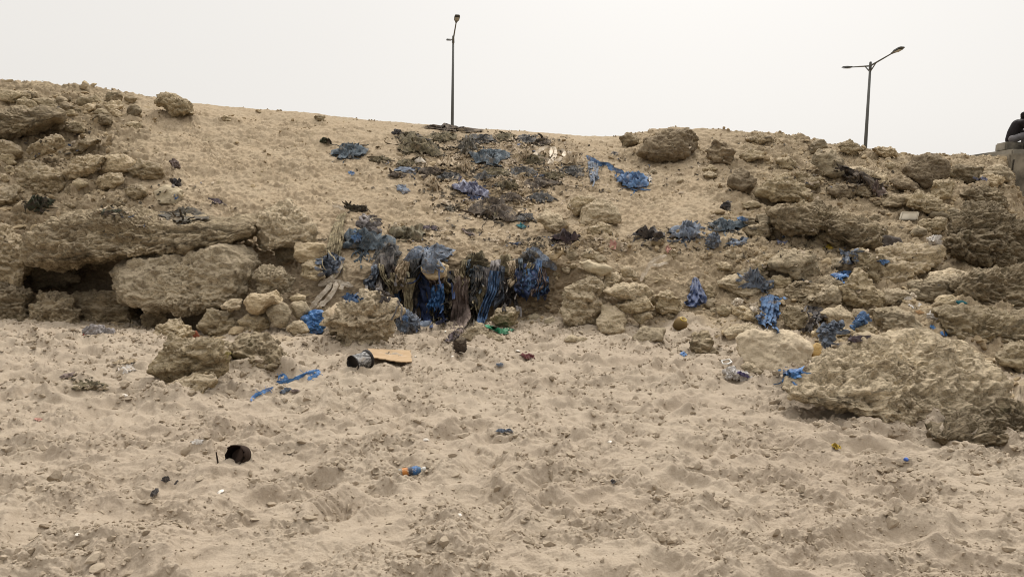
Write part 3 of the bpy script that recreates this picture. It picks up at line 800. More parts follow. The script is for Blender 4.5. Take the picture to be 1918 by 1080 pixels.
R('long flat hump half buried in the sand beneath the cobbles', '1183,628 1207,614 1244,616 1246,630 1216,645 1193,637', PA, tilt=1.0, depth=.9, rough=.7)
R('crumbly mound of caked earth on the beach, east of the yellow-rimmed jug', '1289,634 1310,618 1333,631 1340,660 1310,665 1292,650', DK, tilt=.7, rough=1.3)
R('thin flat stone lying on the sand beneath the pillar-shaped rock', '1056,636 1066,628 1100,632 1098,640 1062,642', PA, 'stone', 'stone', rough=.3)
# ---- boulders on the middle slope
R('faceted dome-shaped boulder in front of its twin on the middle slope', '1079,415 1091,388 1116,371 1138,373 1164,402 1160,418 1127,421 1098,421', PA, 'boulder', 'boulder', rough=.5, facets=3, k=.3, tilt=.5)
R('rounded darker boulder half hidden behind the dome-shaped one', '1063,388 1071,372 1104,365 1119,372 1095,392 1079,407', OC, 'boulder', 'boulder', rough=.6, k=.3, base=(1075, 404))
R('low rough rock beside the dome-shaped boulder on the middle slope', '1006,410 1021,393 1046,398 1069,419 1045,433 1025,429', PA, 'boulder', 'boulder', rough=.8, k=.25, tilt=.6)
R('brown rubble knob at the brow of the bank beneath the dome-shaped boulder', '1100,429 1121,418 1141,423 1148,440 1110,442', OC, k=.2)
R('small dark rock against the flank of the great crest boulder', '1158,260 1177,248 1193,254 1198,270 1166,275', DK, k=.2)
R('great brown boulder with a hollow face under the crest mound', '1195,290 1208,262 1238,243 1288,238 1312,252 1315,276 1281,290 1258,304 1218,304', BR, 'boulder', 'boulder', rough=.7, facets=2, k=.25, depth=.9, tilt=.5)
R('dark shaggy boulder between the great crest boulder and the boulder pile', '1322,279 1338,262 1360,265 1382,287 1384,304 1360,311 1334,307', BR, 'boulder', 'boulder', k=.2)
R('low brown rock behind the dark shaggy boulder', '1380,292 1404,279 1432,285 1434,298 1399,304', OC, k=.1, tilt=.6)
R('grey-brown boulder at the west foot of the boulder pile', '1362,340 1377,316 1404,315 1422,344 1399,363 1374,363', BR, 'boulder', 'boulder', rough=.6, facets=2, k=.2)
R('small rock beside the grey-brown boulder of the pile', '1314,318 1332,310 1347,317 1327,323', OC, 'stone', 'stone', k=.2)
R('pale flattish rock on the sand above the grey-brown boulder', '1316,328 1330,319 1346,330 1333,336', PA, 'stone', 'stone', k=.2)
R('flat sand-coloured stone lying in the open middle slope', '1259,340 1274,332 1285,338 1268,344', PA, 'stone', 'stone', k=.2, rough=.5)
R('small flat stone on the open slope beneath the great crest boulder', '1212,323 1226,316 1234,324 1220,327', PA, 'stone', 'stone', k=.2, rough=.5)
# ---- boulder pile, east
R('dark rounded block at the top of the boulder pile', '1511,299 1532,279 1557,279 1579,299 1578,326 1560,333 1541,333 1531,314', GR, 'boulder', 'boulder', rough=.4, facets=3, k=.2, p=3)
R('dark pointed block on the skyline above the boulder pile', '1516,271 1538,257 1549,260 1558,274 1544,285 1516,288', GR, 'boulder', 'boulder', rough=.4, facets=3, k=.1)
R('brown skyline rock just west of the far lamp post', '1568,273 1591,261 1607,268 1622,281 1594,294 1576,286', OC, k=.1)
R('low earthy rock on the skyline just east of the far lamp post', '1630,278 1645,275 1669,275 1684,292 1660,297', SO, k=.1)
R('large dark wedge-shaped boulder on the east skyline', '1687,324 1714,294 1732,286 1757,287 1776,308 1772,334 1733,353 1721,346 1704,332', BR, 'boulder', 'boulder', rough=.45, facets=4, k=.2, depth=.9, tilt=.3)
R('rough rock beneath the large dark wedge-shaped boulder', '1737,354 1752,340 1785,337 1793,358 1771,375 1744,365', OC, k=.2)
R('brown rock beside the tangled black rag', '1628,329 1649,318 1665,333 1661,351 1644,349', OC, k=.2)
R('low rock between the black rag and the dark wedge-shaped boulder', '1664,338 1688,326 1717,344 1723,360 1688,354', BR, tilt=.7, k=.2, rough=.7)
R('broad pale-brown rock above the white square panel', '1694,371 1719,361 1757,371 1779,386 1779,404 1738,402 1704,386', OC, k=.2, tilt=.6, depth=.9)
R('spreading lumpy rock low on the west side of the boulder pile', '1418,362 1436,337 1471,326 1516,358 1521,374 1494,379 1455,372', OC, k=.2, tilt=.5, rough=1.2)
R('knobbly rock under the dark rounded block', '1490,324 1510,315 1537,336 1534,351 1513,355 1493,343', OC, k=.2)
R('shaggy rock at the west shoulder of the boulder pile', '1453,301 1474,285 1494,301 1487,320 1460,318', OC, k=.15)
R('rounded brown rock below the dark rounded block', '1547,349 1577,343 1607,358 1604,374 1569,374 1548,363', BR, k=.2, tilt=.5, rough=.7)
R('earthy bump on the skyline of the east mound', '1395,262 1420,252 1447,256 1452,268 1420,272', SO, k=.1, tilt=.6)
R('long dark overhanging ledge below the boulder pile', '1436,393 1466,384 1535,384 1577,400 1638,417 1654,438 1646,464 1616,461 1590,448 1544,430 1521,440 1494,441 1466,430 1443,418', DK, 'rock_ledge', 'rock ledge', depth=.7, p=3, tilt=.5, k=.5, rough=1.2, smooth=1)
R('brown hump under the front lip of the long dark ledge', '1525,440 1557,423 1582,426 1601,450 1571,461 1534,450', OC, k=.2, tilt=.6)
R('small flat tan rock at the west end of the long dark ledge', '1434,432 1450,424 1467,430 1464,440 1440,442', PA, 'stone', 'stone', k=.2)
R('pale layered rock beside the white square panel', '1719,415 1744,407 1775,410 1776,425 1757,443 1727,430', OC, k=.3)
R('small slanted plate leaning below the white square panel', '1703,438 1719,421 1737,430 1734,443 1710,444', GR, 'stone', 'stone', k=.2, rough=.3, facets=2)
R('huge rugged boulder below the concrete wall', '1766,440 1772,420 1790,405 1807,393 1841,386 1874,393 1898,412 1960,426 1960,505 1880,510 1860,498 1800,484 1770,468', DK, 'boulder', 'boulder', depth=.75, p=2.8, k=.4, rough=1.4, tilt=.4)
R('dark ragged rock between the concrete wall and the huge rugged boulder', '1794,364 1821,351 1863,351 1884,372 1886,388 1866,395 1827,386', DK, k=.2, rough=1.2)
R('flat-sided brown block with a split face beneath the yellow stain', '1442,494 1461,473 1487,462 1519,473 1552,485 1552,508 1522,525 1490,527 1466,513', GR, 'boulder', 'boulder', rough=.35, facets=4, p=3.2, k=.3, depth=.9, tilt=.35)
R('wedge-shaped brown stone at the corner of the flat-sided block', '1444,528 1455,509 1480,521 1494,540 1455,543', OC, 'stone', 'stone', k=.2, rough=.6)
R('flat-topped pale rock west of the big blue drape', '1336,527 1364,517 1406,518 1430,535 1420,557 1390,558 1357,541', PA, k=.3, rough=.8, depth=.8)
R('tilted rock with an overhanging chin, beneath the blue patches', '1570,521 1590,507 1613,507 1631,526 1644,542 1676,561 1677,573 1648,574 1616,577 1588,566 1576,547', OC, 'boulder', 'boulder', k=.4, depth=.8, rough=.8, facets=2, tilt=.3)
R('broad shelf of rock with sand lying on top', '1644,505 1641,470 1687,459 1761,461 1769,477 1747,499 1716,518 1687,536 1650,533', SO, 'rock_ledge', 'rock ledge', Y=11.4, depth=.95, p=4, tilt=.9, smooth=1)
R('rough rock spine between the blue patches and the sand-topped shelf', '1595,470 1616,455 1640,473 1645,506 1644,532 1622,514 1602,495', OC, k=.3)
R('slanting layered slab with a black gap beneath it', '1614,582 1642,573 1687,578 1729,604 1766,629 1752,637 1709,631 1671,622 1635,604', GR, 'rock_slab', 'rock slab', Y=9.35, depth=.8, p=3.4, tilt=.5, rough=.6, smooth=1)
R('large pale flat-faced boulder lying on the sand', '1381,634 1410,618 1445,616 1493,629 1523,645 1523,669 1500,689 1455,701 1422,687 1386,663', PF, 'boulder', 'boulder', depth=.85, p=3.4, k=.35, rough=.3, facets=3, tilt=.8)
R('small smooth yellow stone at the corner of the large pale boulder', '1512,660 1529,638 1540,642 1539,659 1526,671', YE, 'stone', 'stone', rough=0, facets=2, Y=7.7)
R('rounded nodular rock between the blue drape and the dark grey rag', '1460,588 1471,573 1500,573 1515,590 1510,615 1490,619 1470,608', OC, k=.3)
R('rock held behind the lower end of the big blue drape', '1370,582 1387,570 1416,583 1421,601 1403,604 1373,593', OC, k=.3)
R('smooth slab with sand on top behind the dark grey rag', '1533,584 1574,573 1602,593 1592,606 1551,602', PA, 'rock_slab', 'rock slab', k=.3, depth=1.0, p=3, rough=.4)
R('brown rock under the blue rag beside the yellow stone', '1517,625 1532,608 1553,618 1547,640 1526,641', OC, k=.3)
R('reddish knobbly rock between two blue rags', '1556,624 1577,612 1605,625 1598,637 1564,635', OC, k=.3)
R('dark rock at the mouth of the black gap', '1602,615 1622,599 1637,609 1648,634 1622,632', OC, k=.3)
R('dark layered ledge at the picture edge below the huge rugged boulder', '1780,534 1816,509 1864,502 1970,502 1970,595 1880,586 1832,573 1788,553', DK, 'rock_ledge', 'rock ledge', k=.3, depth=.7, p=3, tilt=.5, rough=1.2)
R('long rugged mound behind the largest beach boulder', '1743,579 1777,576 1816,582 1864,588 1970,598 1970,640 1890,642 1828,646 1783,629 1756,602', OC, 'rock', 'rock', k=.3, depth=.8, tilt=.7, rough=1.3)
R('largest flaky boulder, lying on the beach sand', '1471,718 1506,694 1545,660 1606,645 1687,637 1751,640 1803,642 1835,658 1862,682 1886,715 1896,744 1872,758 1861,774 1816,785 1761,782 1719,779 1671,775 1622,761 1574,747 1526,737 1487,736', CR, 'boulder', 'boulder', depth=.62, p=2.6, tilt=1.15, k=.25, rough=1.05, smooth=1, level=8, facets=-3)
R('weedy dark mound at the foot of the largest flaky boulder', '1730,812 1783,794 1861,782 1880,762 1970,752 1970,830 1880,838 1832,828', DK, 'rock', 'rock', k=.2, depth=.8, tilt=.9, rough=1.5)
R('sandy hump at the picture edge behind the largest flaky boulder', '1852,664 1880,650 1970,640 1970,700 1912,694', OC, k=.2, tilt=.8)
R('thin dark-edged plate of rock beside the large pale boulder', '1356,624 1371,612 1406,605 1421,613 1386,629 1364,635', PA, 'stone', 'stone', k=.3, depth=1.0, rough=.6)
R('flat rock edge showing under the west end of the large pale boulder', '1386,684 1400,676 1436,694 1426,704 1398,696', PA, 'stone', 'stone', k=.3, rough=.6)
R('knobbly stone leaning against the blue plastic bag', '1318,548 1334,528 1340,556 1324,566', OC, 'stone', 'stone', k=.3)
R('small brown clump sitting on the bare crest slope', '585,220 594,214 608,217 606,227 592,228', OC, 'stone', 'stone', k=.1)
R('low twin-lobed stone on the bare slope beside the lone crest boulder', '410,222 420,215 434,220 432,228 414,227', OC, 'stone', 'stone', k=.1)
R('smooth white-grey stone among the beige rags', '776,300 788,294 800,305 789,312 778,308', mat_plain('white_stone', (.5, .44, .36), .8), 'stone', 'stone', rough=0, k=.2)
R('flat pale stone on the slope beside the hanging rope fibres', '730,424 742,419 752,426 742,431', PA, 'stone', 'stone', rough=.2, k=.2)
R('short flat dark slab standing under the long dark ledge', '1643,462 1648,444 1664,441 1686,446 1692,460 1684,467 1650,468', mat_plain('dark_grey_slab', (.095, .078, .066), .8, .2), 'slab', 'slab', rough=0, p=5, depth=.5, k=.4, facets=1)
R('small brick-red fragment wedged between two shaggy rocks', '360,622 368,619 374,628 370,635 361,632', mat_plain('brick_red', (.22, .07, .035), .9), 'brick_fragment', 'brick', rough=0, k=.2, p=4, Y=9.5)

# broken rock that fills the gaps: separate stones of a kind
def fillers(label, group, n, box_, w0, w1, mats, seed, **kw):
    rr = random.Random(seed)
    named = [b for o_, b, t_ in ROCKS if b[2] - b[0] > 60 and o_.name.split('.')[0] != 'broken_rock'] + [(1650, 385, 1740, 450), (1630, 430, 1705, 480)]
    for i in range(n):
        u, v = rr.uniform(box_[0], box_[2]), rr.uniform(box_[1], box_[3])
        if len(box_) > 4: v += (u - box_[0]) * box_[4]
        if any(b[0] + .12 * (b[2] - b[0]) < u < b[2] - .12 * (b[2] - b[0]) and b[1] + .1 * (b[3] - b[1]) < v < b[3] - .05 * (b[3] - b[1]) for b in named): continue
        w = rr.uniform(w0, w1) * rr.uniform(.7, 1.2); h = w * (rr.uniform(.4, .75) if w1 < 60 else rr.uniform(.3, .5))
        ol = [(u + w * .5 * math.cos(a) * rr.uniform(.72, 1.1), v + h * .5 * math.sin(a) * rr.uniform(.72, 1.1)) for a in np.arange(8) / 8 * 2 * math.pi]
        R(label, ol, rr.choice(mats), name='broken_rock', cat='rock', group=group, k=rr.uniform(.0, .35), facets=rr.randint(2, 4), tilt=rr.uniform(.1, .6), rough=rr.uniform(.35, .78), depth=rr.uniform(.7, 1.1), **kw)
fillers('small broken rock filling the gaps of the boulder pile', 'broken rocks between the boulders of the pile', 62, (1345, 285, 1890, 440, .06), 16, 44, [OC, DK, BR, GR, SO], 5)
fillers('jagged chunk of rock lying among the ledges below the boulder pile', 'chunks among the ledges below the pile', 140, (1330, 470, 1880, 590, .06), 14, 40, [OC, DK, PA, SO], 6)
fillers('crusty lump of rock jutting from the eroded west bank', 'crusty lumps in the eroded west bank', 70, (4, 180, 260, 390), 18, 52, [SO, OC, DK], 7)
fillers('fist-sized stone bedded in the brow of the middle bank', 'stones bedded in the brow of the middle bank', 34, (1025, 450, 1260, 520), 10, 26, [PA, OC, SO], 8)
fillers('loose cobble lying along the foot of the bank', 'loose cobbles along the foot of the bank', 30, (930, 590, 1380, 628), 9, 22, [PA, OC, SO], 9)
fillers('loose cobble heaped under the massive overhanging boulder', 'cobbles heaped under the overhanging boulder', 22, (455, 505, 610, 615), 10, 24, [PA, OC, SO], 10)
fillers('flat ledge of layered rock jutting from the boulder field', 'layered ledges jutting from the boulder field', 110, (1400, 300, 1890, 560, .05), 50, 105, [OC, DK, SO, GR, CR], 15, p=3.4)
fillers('low rough outcrop showing through the west bank', 'low outcrops in the west bank', 20, (5, 175, 230, 330), 50, 100, [SO, OC], 16, p=3)
# ------------------------------------------------------------------ cloth and plastic
C = mat_cloth
BLUE = C('bright_blue_plastic', (.07, .21, .47), (.04, .12, .30), .35, .34, .5)
BLU2 = C('blue_cloth', (.11, .20, .36), (.05, .085, .16), .55)
SLATE = C('blue_grey_cloth', (.19, .225, .285), (.08, .09, .11), .55)
NAVY = C('navy_plastic', (.05, .08, .19), (.022, .034, .08), .2, .42, .4)
NETB = C('dark_green_blue_net', (.12, .15, .175), (.045, .058, .07), .55)
BLACK = C('black_cloth', (.05, .045, .046), (.12, .105, .095), .4)
OLIVE = C('olive_net', (.21, .18, .115), (.085, .072, .048), .6)
DKOL = C('dark_matted_net', (.095, .08, .055), (.032, .028, .023), .6)
BURL = C('burlap', (.34, .285, .18), (.19, .155, .10), .35, .9, .1)
BROWN = C('brown_cloth', (.20, .15, .13), (.11, .08, .068), .3)
BEIGE = C('beige_cloth', (.52, .42, .30), (.38, .295, .195), .2, .9, .1)
WHITE = C('dirty_white_cloth', (.74, .65, .53), (.54, .45, .34), .12, .9, .1)
FILM = C('white_plastic_film', (.62, .58, .53), (.42, .36, .30), .25, .4, .4)
LILAC = C('lilac_plastic', (.24, .25, .34), (.06, .06, .11), .3, .5, .4)
PURP = C('purple_cloth', (.095, .07, .08), (.045, .035, .036), .55)
GREY = C('grey_cloth', (.34, .31, .30), (.20, .18, .175), .2)
GREEN = C('green_plastic', (.012, .235, .10), (.008, .12, .05), .15, .5, .4)
PINK = C('pink_cloth', (.46, .24, .19), (.3, .16, .12), .3)
RED = C('red_cloth', (.36, .03, .04), (.2, .015, .02), .1)
TEAL = C('teal_plastic', (.03, .15, .17), (.02, .08, .09), .3)
YELL = C('yellow_plastic', (.52, .36, .045), (.33, .22, .04), .2)
YRAG = C('yellowish_cloth', (.46, .42, .16), (.30, .26, .11), .25)
WEED = C('dark_seaweed', (.035, .042, .022), (.05, .035, .026), .35)
MAROON = C('maroon_net', (.13, .035, .035), (.07, .022, .02), .3)
MT1 = C('matted_olive', (.15, .125, .075), (.06, .05, .034), .8, .9, .1, 1.0, (.37, .285, .185))
MT2 = C('matted_brown', (.12, .095, .075), (.05, .042, .036), .8, .9, .1, 1.0, (.37, .285, .185))
MT3 = C('matted_grey', (.13, .125, .12), (.05, .052, .055), .75, .9, .1, 1.0, (.37, .285, .185))
H, Pt, Dr, St = heap, patch, drape, strap

# upper slope
Pt('dark blue-green net heap, farthest west on the upper slope', '617,292 632,280 647,274 668,274 688,282 692,292 660,298 636,298', NETB, 'net_heap', 'net', strands=60, slen=30, sw=.014, height=.13, fold=1.3)
Pt('large matted olive net heap on the upper slope', '736,282 745,266 758,254 776,254 794,260 829,286 813,296 786,290', MT1, 'net_heap', 'net', strands=90, slen=34, sw=.014, height=.13, fold=1.3)
Pt('upright tangle of dark net just under the black crest sheet', '860,279 869,260 882,258 900,286 883,293 863,293', DKOL, 'net_heap', 'net', strands=60, slen=30, sw=.013, height=.13, fold=1.3)
Pt('long dark sheet bunched along the crest beneath the lamp post', '761,234 778,232 800,229 841,233 880,236 922,243 900,248 841,247 800,241', MT2, 'plastic_sheet', 'sheet', height=.08, fold=1.5)
Pt('dark net with a bluish end beside the pale straps', '878,296 895,288 913,285 940,286 954,291 953,300 924,313 891,307', NETB, 'net_heap', 'net', strands=67, slen=32, sw=.013, height=.13, fold=1.3)
Pt('flat blue-grey strip on the slope under the olive net heap', '732,317 758,312 787,316 774,324 738,321', SLATE, strands=14, slen=20)
Pt('small blue scrap alone on the open sand slope', '651,325 656,321 666,326 660,330', BLU2)
Pt('small grey striped rag, halfway up the sand slope', '740,349 750,346 760,348 767,359 755,364 746,358', SLATE, strands=6, slen=14)
Pt('crumpled lilac plastic bag with dark blue folds', '848,356 869,340 883,346 902,354 924,364 908,374 880,368', LILAC, 'plastic_bag', 'bag', strands=24, slen=26, height=.13, fold=1.3)
Pt('dark folds lying beside the lilac plastic bag', '846,352 866,350 880,360 902,370 930,372 915,380 880,372', NAVY, strands=14, slen=24)
Pt('spread of dark matted net below the lilac bag', '879,393 897,380 915,377 936,380 976,404 957,417 920,412 886,407', MT2, 'net_heap', 'net', strands=105, slen=40, sw=.013, height=.13, fold=1.3)
Pt('thin dark net scrap west of the lower matted net', '832,390 846,384 856,392 848,398', DKOL, strands=12, slen=20)
Pt('bundle of beige cloth with frayed folds', '818,307 841,296 856,308 838,315', BEIGE, strands=24, slen=22, height=.13, fold=1.3)
Pt('pale pinkish beige rag bunch next to the beige cloth bundle', '853,315 870,308 888,319 872,325', BEIGE, strands=15, slen=18, height=.13, fold=1.3)
Pt('pale crumpled rag on the slope above the lilac bag', '796,346 813,337 826,350 819,360', BEIGE, strands=15, slen=18, height=.13, fold=1.3)
St('loose pale straps looped over the upper slope', ['996,299 1006,288 1018,279 1030,277 1034,286 1030,296', '1030,277 1040,280 1042,292 1034,302 1026,309', '1044,284 1058,284 1058,292 1046,304 1028,310', '1052,300 1062,296 1078,302 1088,300', '1006,298 1020,300 1036,306', '1062,286 1074,292 1086,296 1096,300'], WHITE, .038, 'cloth_straps', 'rag', off=.06)
Pt('beige tangle under the loose pale straps', '1050,306 1062,294 1084,296 1098,302 1086,310 1062,311', BEIGE, strands=45, slen=26, sw=.02, height=.13, fold=1.3)
H('small pale stone-coloured bag beside the straps', '976,292 984,283 996,288 993,297 980,298', BEIGE, depth=.5)
Dr('grey-blue cloth falling down the slope under the blue rope', '1100,302 1120,302', '1103,342 1119,337', SLATE, strands=8, slen=24)
St('bright blue rope of twisted plastic across the upper slope', ['1098,294 1112,304 1124,311 1138,310 1148,320 1160,324 1172,331'], BLU2, .055, 'plastic_rope', 'rope', off=.05)
Pt('bright blue plastic heap at the end of the twisted rope', '1152,340 1165,331 1182,327 1204,331 1218,339 1211,353 1177,356 1160,350', BLU2, 'plastic_heap', 'plastic', strands=75, slen=36, sw=.016, height=.13, fold=1.3)
Pt('pale paper scrap touching the blue plastic heap', '1207,330 1214,326 1222,336 1218,342', FILM)
Pt('small black rag on the bare sand west of the great crest boulder', '1140,289 1150,284 1162,288 1156,293', BLACK)
H('dark tuft of rag alone on the open slope above the blue-grey line', '1351,389 1358,378 1365,377 1368,388 1358,392', BLACK, depth=.6, strands=8, slen=12)
H('black crumpled bag standing alone high on the west slope', '735,251 740,243 746,242 752,249 768,252 752,254', BLACK, 'plastic_bag', 'bag', depth=.5)
H('small dark green clump on the bare upper slope', '597,265 606,260 614,260 621,266 610,269', WEED, 'weed_clump', 'weed', depth=.5, strands=10, slen=12)
Pt('dark green weed clump at the far west end, above the hollow', '46,386 58,377 72,374 90,372 104,379 92,392 56,397', WEED, 'weed_clump', 'weed', strands=45, slen=26, sw=.012, height=.13, fold=1.3)
Pt('dark matted weed lying on the longest ledge', '178,400 196,390 216,386 226,396 214,404 190,406', WEED, 'weed_clump', 'weed', strands=24, slen=20, sw=.01)
Pt('ropy brown fibre mat at the east end of the longest ledge', '290,404 318,396 350,388 374,398 396,410 350,416 310,414', DKOL, 'fibre_mat', 'net', strands=50, slen=40, sw=.01)
Pt('small purple rag near the smooth flat-faced grey stone', '384,370 396,374 410,372 418,383 402,382', PURP, strands=6, slen=14)
H('small dark upright rag on the sand slope', '319,301 325,299 332,302 337,314 326,316', BROWN, depth=.5)
H('small dark rag directly above the smooth flat-faced grey stone', '319,338 328,335 338,346 330,350', BLACK, depth=.5, strands=6, slen=12)
Pt('thin dark leaf-shaped scrap on the sand above the rag-hung bank', '861,429 870,431 886,437 897,446 884,442 868,436', BROWN, rag=.1)
Pt('dark teal scrap above the brow of the bank', '967,424 975,419 988,426 980,431', TEAL)
Pt('purple-brown net scrap on the open sand slope', '786,424 804,426 820,424 818,431 800,432', PURP, strands=14, slen=18)
Pt('dark weedy line lying along the slope beside the hanging fibres', '720,440 736,430 756,436 786,430 804,443 780,450 744,448', OLIVE, strands=60, slen=30, sw=.01, height=.13, fold=1.3)

_r = random.Random(12)
for (u, v, w, h, m) in ((775, 262, 26, 9, MT3), (835, 258, 34, 12, MT1), (900, 262, 26, 10, MT3), (948, 258, 28, 8, MT1), (990, 262, 26, 9, MT3), (1018, 268, 20, 8, MT2), (930, 324, 34, 10, MT1), (985, 322, 30, 9, MT3),
                        (1010, 344, 34, 10, MT2), (950, 348, 30, 8, MT1), (842, 332, 28, 9, MT3), (1015, 372, 30, 9, MT3), (765, 308, 24, 8, MT1), (806, 322, 26, 8, MT2), (905, 332, 24, 9, MT3), (1078, 322, 22, 12, MT3),
                        (930, 402, 34, 10, MT1), (985, 408, 26, 8, MT3), (1000, 300, 26, 9, MT1), (870, 316, 22, 8, MT1), (1040, 330, 22, 8, MT1), (960, 372, 30, 8, MT2), (715, 300, 20, 7, MT1), (745, 330, 20, 6, MT2)):
    ol = ' '.join('%.1f,%.1f' % (u + w * math.cos(a) * _r.uniform(.6, 1.15), v + h * math.sin(a) * _r.uniform(.6, 1.15)) for a in np.arange(9) / 9 * 2 * math.pi)
    Pt('low matted dark net patch half buried in the rag-strewn upper slope', ol, m, 'matted_net', 'net', height=.055, fold=1.4, strands=int(w * .7), slen=26, sw=.02, group='matted net patches over the upper slope')

# hanging fibres and rags on the west part of the bank
Dr('long tan bundle of rope fibres hanging down the slope', '634,402 650,396', '603,474 622,482 640,462', BURL, 'rope_bundle', 'rope', off=.10, pleat=.03, npl=5, ragged=.2, strands=26, sw=.014, slen=70)
Pt('dark rag roll with a blue middle at the head of a small hollow', '640,455 652,439 680,438 708,441 735,457 731,471 700,476 680,473 647,468', NETB, height=.16, fold=1.2, strands=40, slen=34, sw=.018, fall=.3)
Pt('blue fold on the dark rag roll', '655,460 664,448 680,452 676,466 662,468', BLU2, height=.06, off=.16)
H('grey and white torn bag above the dark rag roll', '671,416 684,404 700,404 712,430 692,438 680,430', GREY, 'plastic_bag', 'bag', depth=.4, strands=12, slen=22)
Pt('dirty white scrap on the torn grey bag', '690,414 700,408 709,416 702,424', WHITE)
H('roll of fibres at the top of the rope bundle', '640,388 656,385 690,388 680,396 650,396', DKOL, depth=.5, strands=24, slen=30, sw=.01)
St('white strap end curling above the rope bundle', ['622,388 632,386 638,392 646,394'], WHITE, .04)
H('grey ball of bunched rag under the dark rag roll', '596,488 606,480 622,478 642,486 636,504 620,516 606,516', SLATE, depth=.7, strands=20, slen=26)
St('dirty white cloth strips trailing down the sand beside the big nodular boulder', ['640,492 636,506 628,520 612,530 602,532', '600,531 614,534 626,530 644,534 662,540', '632,528 626,548 612,566 594,580', '622,532 612,546 596,562 586,576 580,586', '642,536 638,546', '596,538 612,532 630,530'], WHITE, .034, 'cloth_strips', 'rag', off=.06)
H('beige rag gathered beneath the dirty white strips', '572,584 582,568 594,566 600,580 588,592', BEIGE, depth=.4)
Pt('blue rag lying on the shoulder of the big nodular boulder', '640,557 652,551 668,553 670,566 648,568', BLU2, strands=8, slen=18)
St('beige strip running down the face of the big nodular boulder', ['640,566 628,578 620,588 612,594'], BEIGE, .04)
H('bright blue tied bundle wedged beside the big nodular boulder', '567,598 576,594 590,586 602,587 609,598 602,617 586,623 572,609', BLUE, 'plastic_bundle', 'plastic', depth=.8)

# the rag-hung bank
Dr('black ragged curtain at the west end of the rag-hung bank', '698,496 712,474 740,470', '700,562 716,572 736,548', BLACK, off=.14, pleat=.07, npl=4, ragged=.55, strands=40, sw=.02, slen=44, g=True)
Dr('black torn cloth at the back of the bank, beside the olive-tan strip', '726,510 750,500 780,506', '724,590 752,606 782,600', BLACK, off=.03, pleat=.07, npl=4, ragged=.4, strands=40, sw=.018, slen=40, g=True)
Dr('dark navy torn cloth at the back of the bank, behind the bright blue shreds', '776,506 806,502 842,508', '780,608 808,598 846,608', NAVY, off=.03, pleat=.07, npl=4, ragged=.4, strands=30, sw=.018, slen=40, g=True)
Dr('dark matted cloth at the back of the bank, behind the long brown drape', '838,508 866,502 892,510', '842,600 866,610 896,600', DKOL, off=.03, pleat=.07, npl=4, ragged=.4, strands=30, sw=.018, slen=40, g=True)
Pt('blue and grey rag crown over the top of the bank', '750,494 770,478 788,470 819,466 842,466 858,478 842,484 826,486 797,482 790,500 774,514 758,512', SLATE, height=.14, fold=1.2, strands=50, slen=34, sw=.018, fall=.5)
Pt('bright blue fold on the crown of the bank', '790,474 812,468 836,470 850,478 826,480 800,480', BLU2, strands=14, slen=30)
Dr('olive net fringe hanging beneath the blue crown', '742,502 764,492 790,500', '736,540 762,530 788,532', OLIVE, off=.12, pleat=.04, npl=5, ragged=.5, strands=50, sw=.014, slen=36, g=True)
Dr('narrow brown cloth strip hanging at the west of the bank', '734,500 744,498', '722,560 733,562', BROWN, off=.16, npl=1.5, g=True)
Dr('long olive-tan cloth strip hanging to the ground', '759,522 778,520', '758,588 774,592', BURL, off=.30, npl=2, pleat=.03, g=True)
Dr('blue cloth hanging behind the olive-tan strip', '732,534 748,530', '736,562 750,564', BLU2, off=.13, npl=2, g=True)
Dr('bright blue shredded cloth hanging in the middle of the bank', '808,534 832,530', '802,578 830,582', BLUE, off=.30, pleat=.05, npl=3, ragged=.4, strands=24, sw=.018, slen=26, g=True)
Dr('grey-green tatters hanging under the bright blue shreds', '806,574 846,568', '804,606 842,604', OLIVE, off=.13, ragged=.6, npl=5, strands=20, sw=.014, slen=26, g=True)
Dr('long brown cloth draped from the tan stone down to the sand', '852,520 866,514 878,522', '840,634 856,628 880,596', BROWN, off=.32, pleat=.05, npl=2.5, belly=.05, ragged=.08, g=True)
Pt('tail of brown cloth lying on the sand under the long brown drape', '833,640 842,628 858,616 866,622 856,636 840,644', PURP, height=.05)
H('crumpled denim-blue cloth on the ground at the foot of the bank', '743,608 750,594 758,580 772,592 790,608 772,618 750,619', SLATE, depth=.7, strands=16, slen=22)
Pt('bright blue end of the denim-coloured cloth at the foot of the bank', '750,606 758,590 766,596 762,612', BLU2)
Dr('dark shaggy mass between the brown drape and the long blue strip', '880,504 898,497 922,502', '882,552 900,560 918,546', NETB, off=.12, pleat=.07, npl=4, ragged=.5, strands=40, sw=.016, slen=36, g=True)
Dr('olive fibres hanging west of the long blue strip', '888,538 910,536', '888,588 902,592', BURL, off=.29, ragged=.4, npl=3, strands=14, sw=.012, slen=34, g=True)
Dr('long pale blue strip hanging from the bank to the green cloth', '918,506 938,508', '900,606 914,610', BLU2, off=.32, npl=2, pleat=.07, ragged=.25, g=True)
Pt('pale fibre clump on the brow beside the long blue strip', '925,494 940,484 958,482 960,508 946,516 932,512', BURL, height=.10, strands=24, slen=26, sw=.014, fall=.6)
Dr('blue and black tangle bulging from the east end of the bank', '960,508 980,494 1000,492 1022,506', '964,556 986,562 1004,556 1028,550', NAVY, off=.15, pleat=.06, npl=2, ragged=.3, belly=.10, strands=8, sw=.022, slen=30, g=True)
Dr('bright blue flap on the bulging blue tangle', '974,508 990,502 1008,508', '972,540 988,548 1004,536', BLU2, off=.24, pleat=.04, npl=1.2, ragged=.25, belly=.05, g=True)
Dr('torn blue shreds hanging from the bulging tangle', '1008,512 1028,518', '1010,554 1030,548', BLU2, off=.22, ragged=.5, npl=3, pleat=.05, g=True)
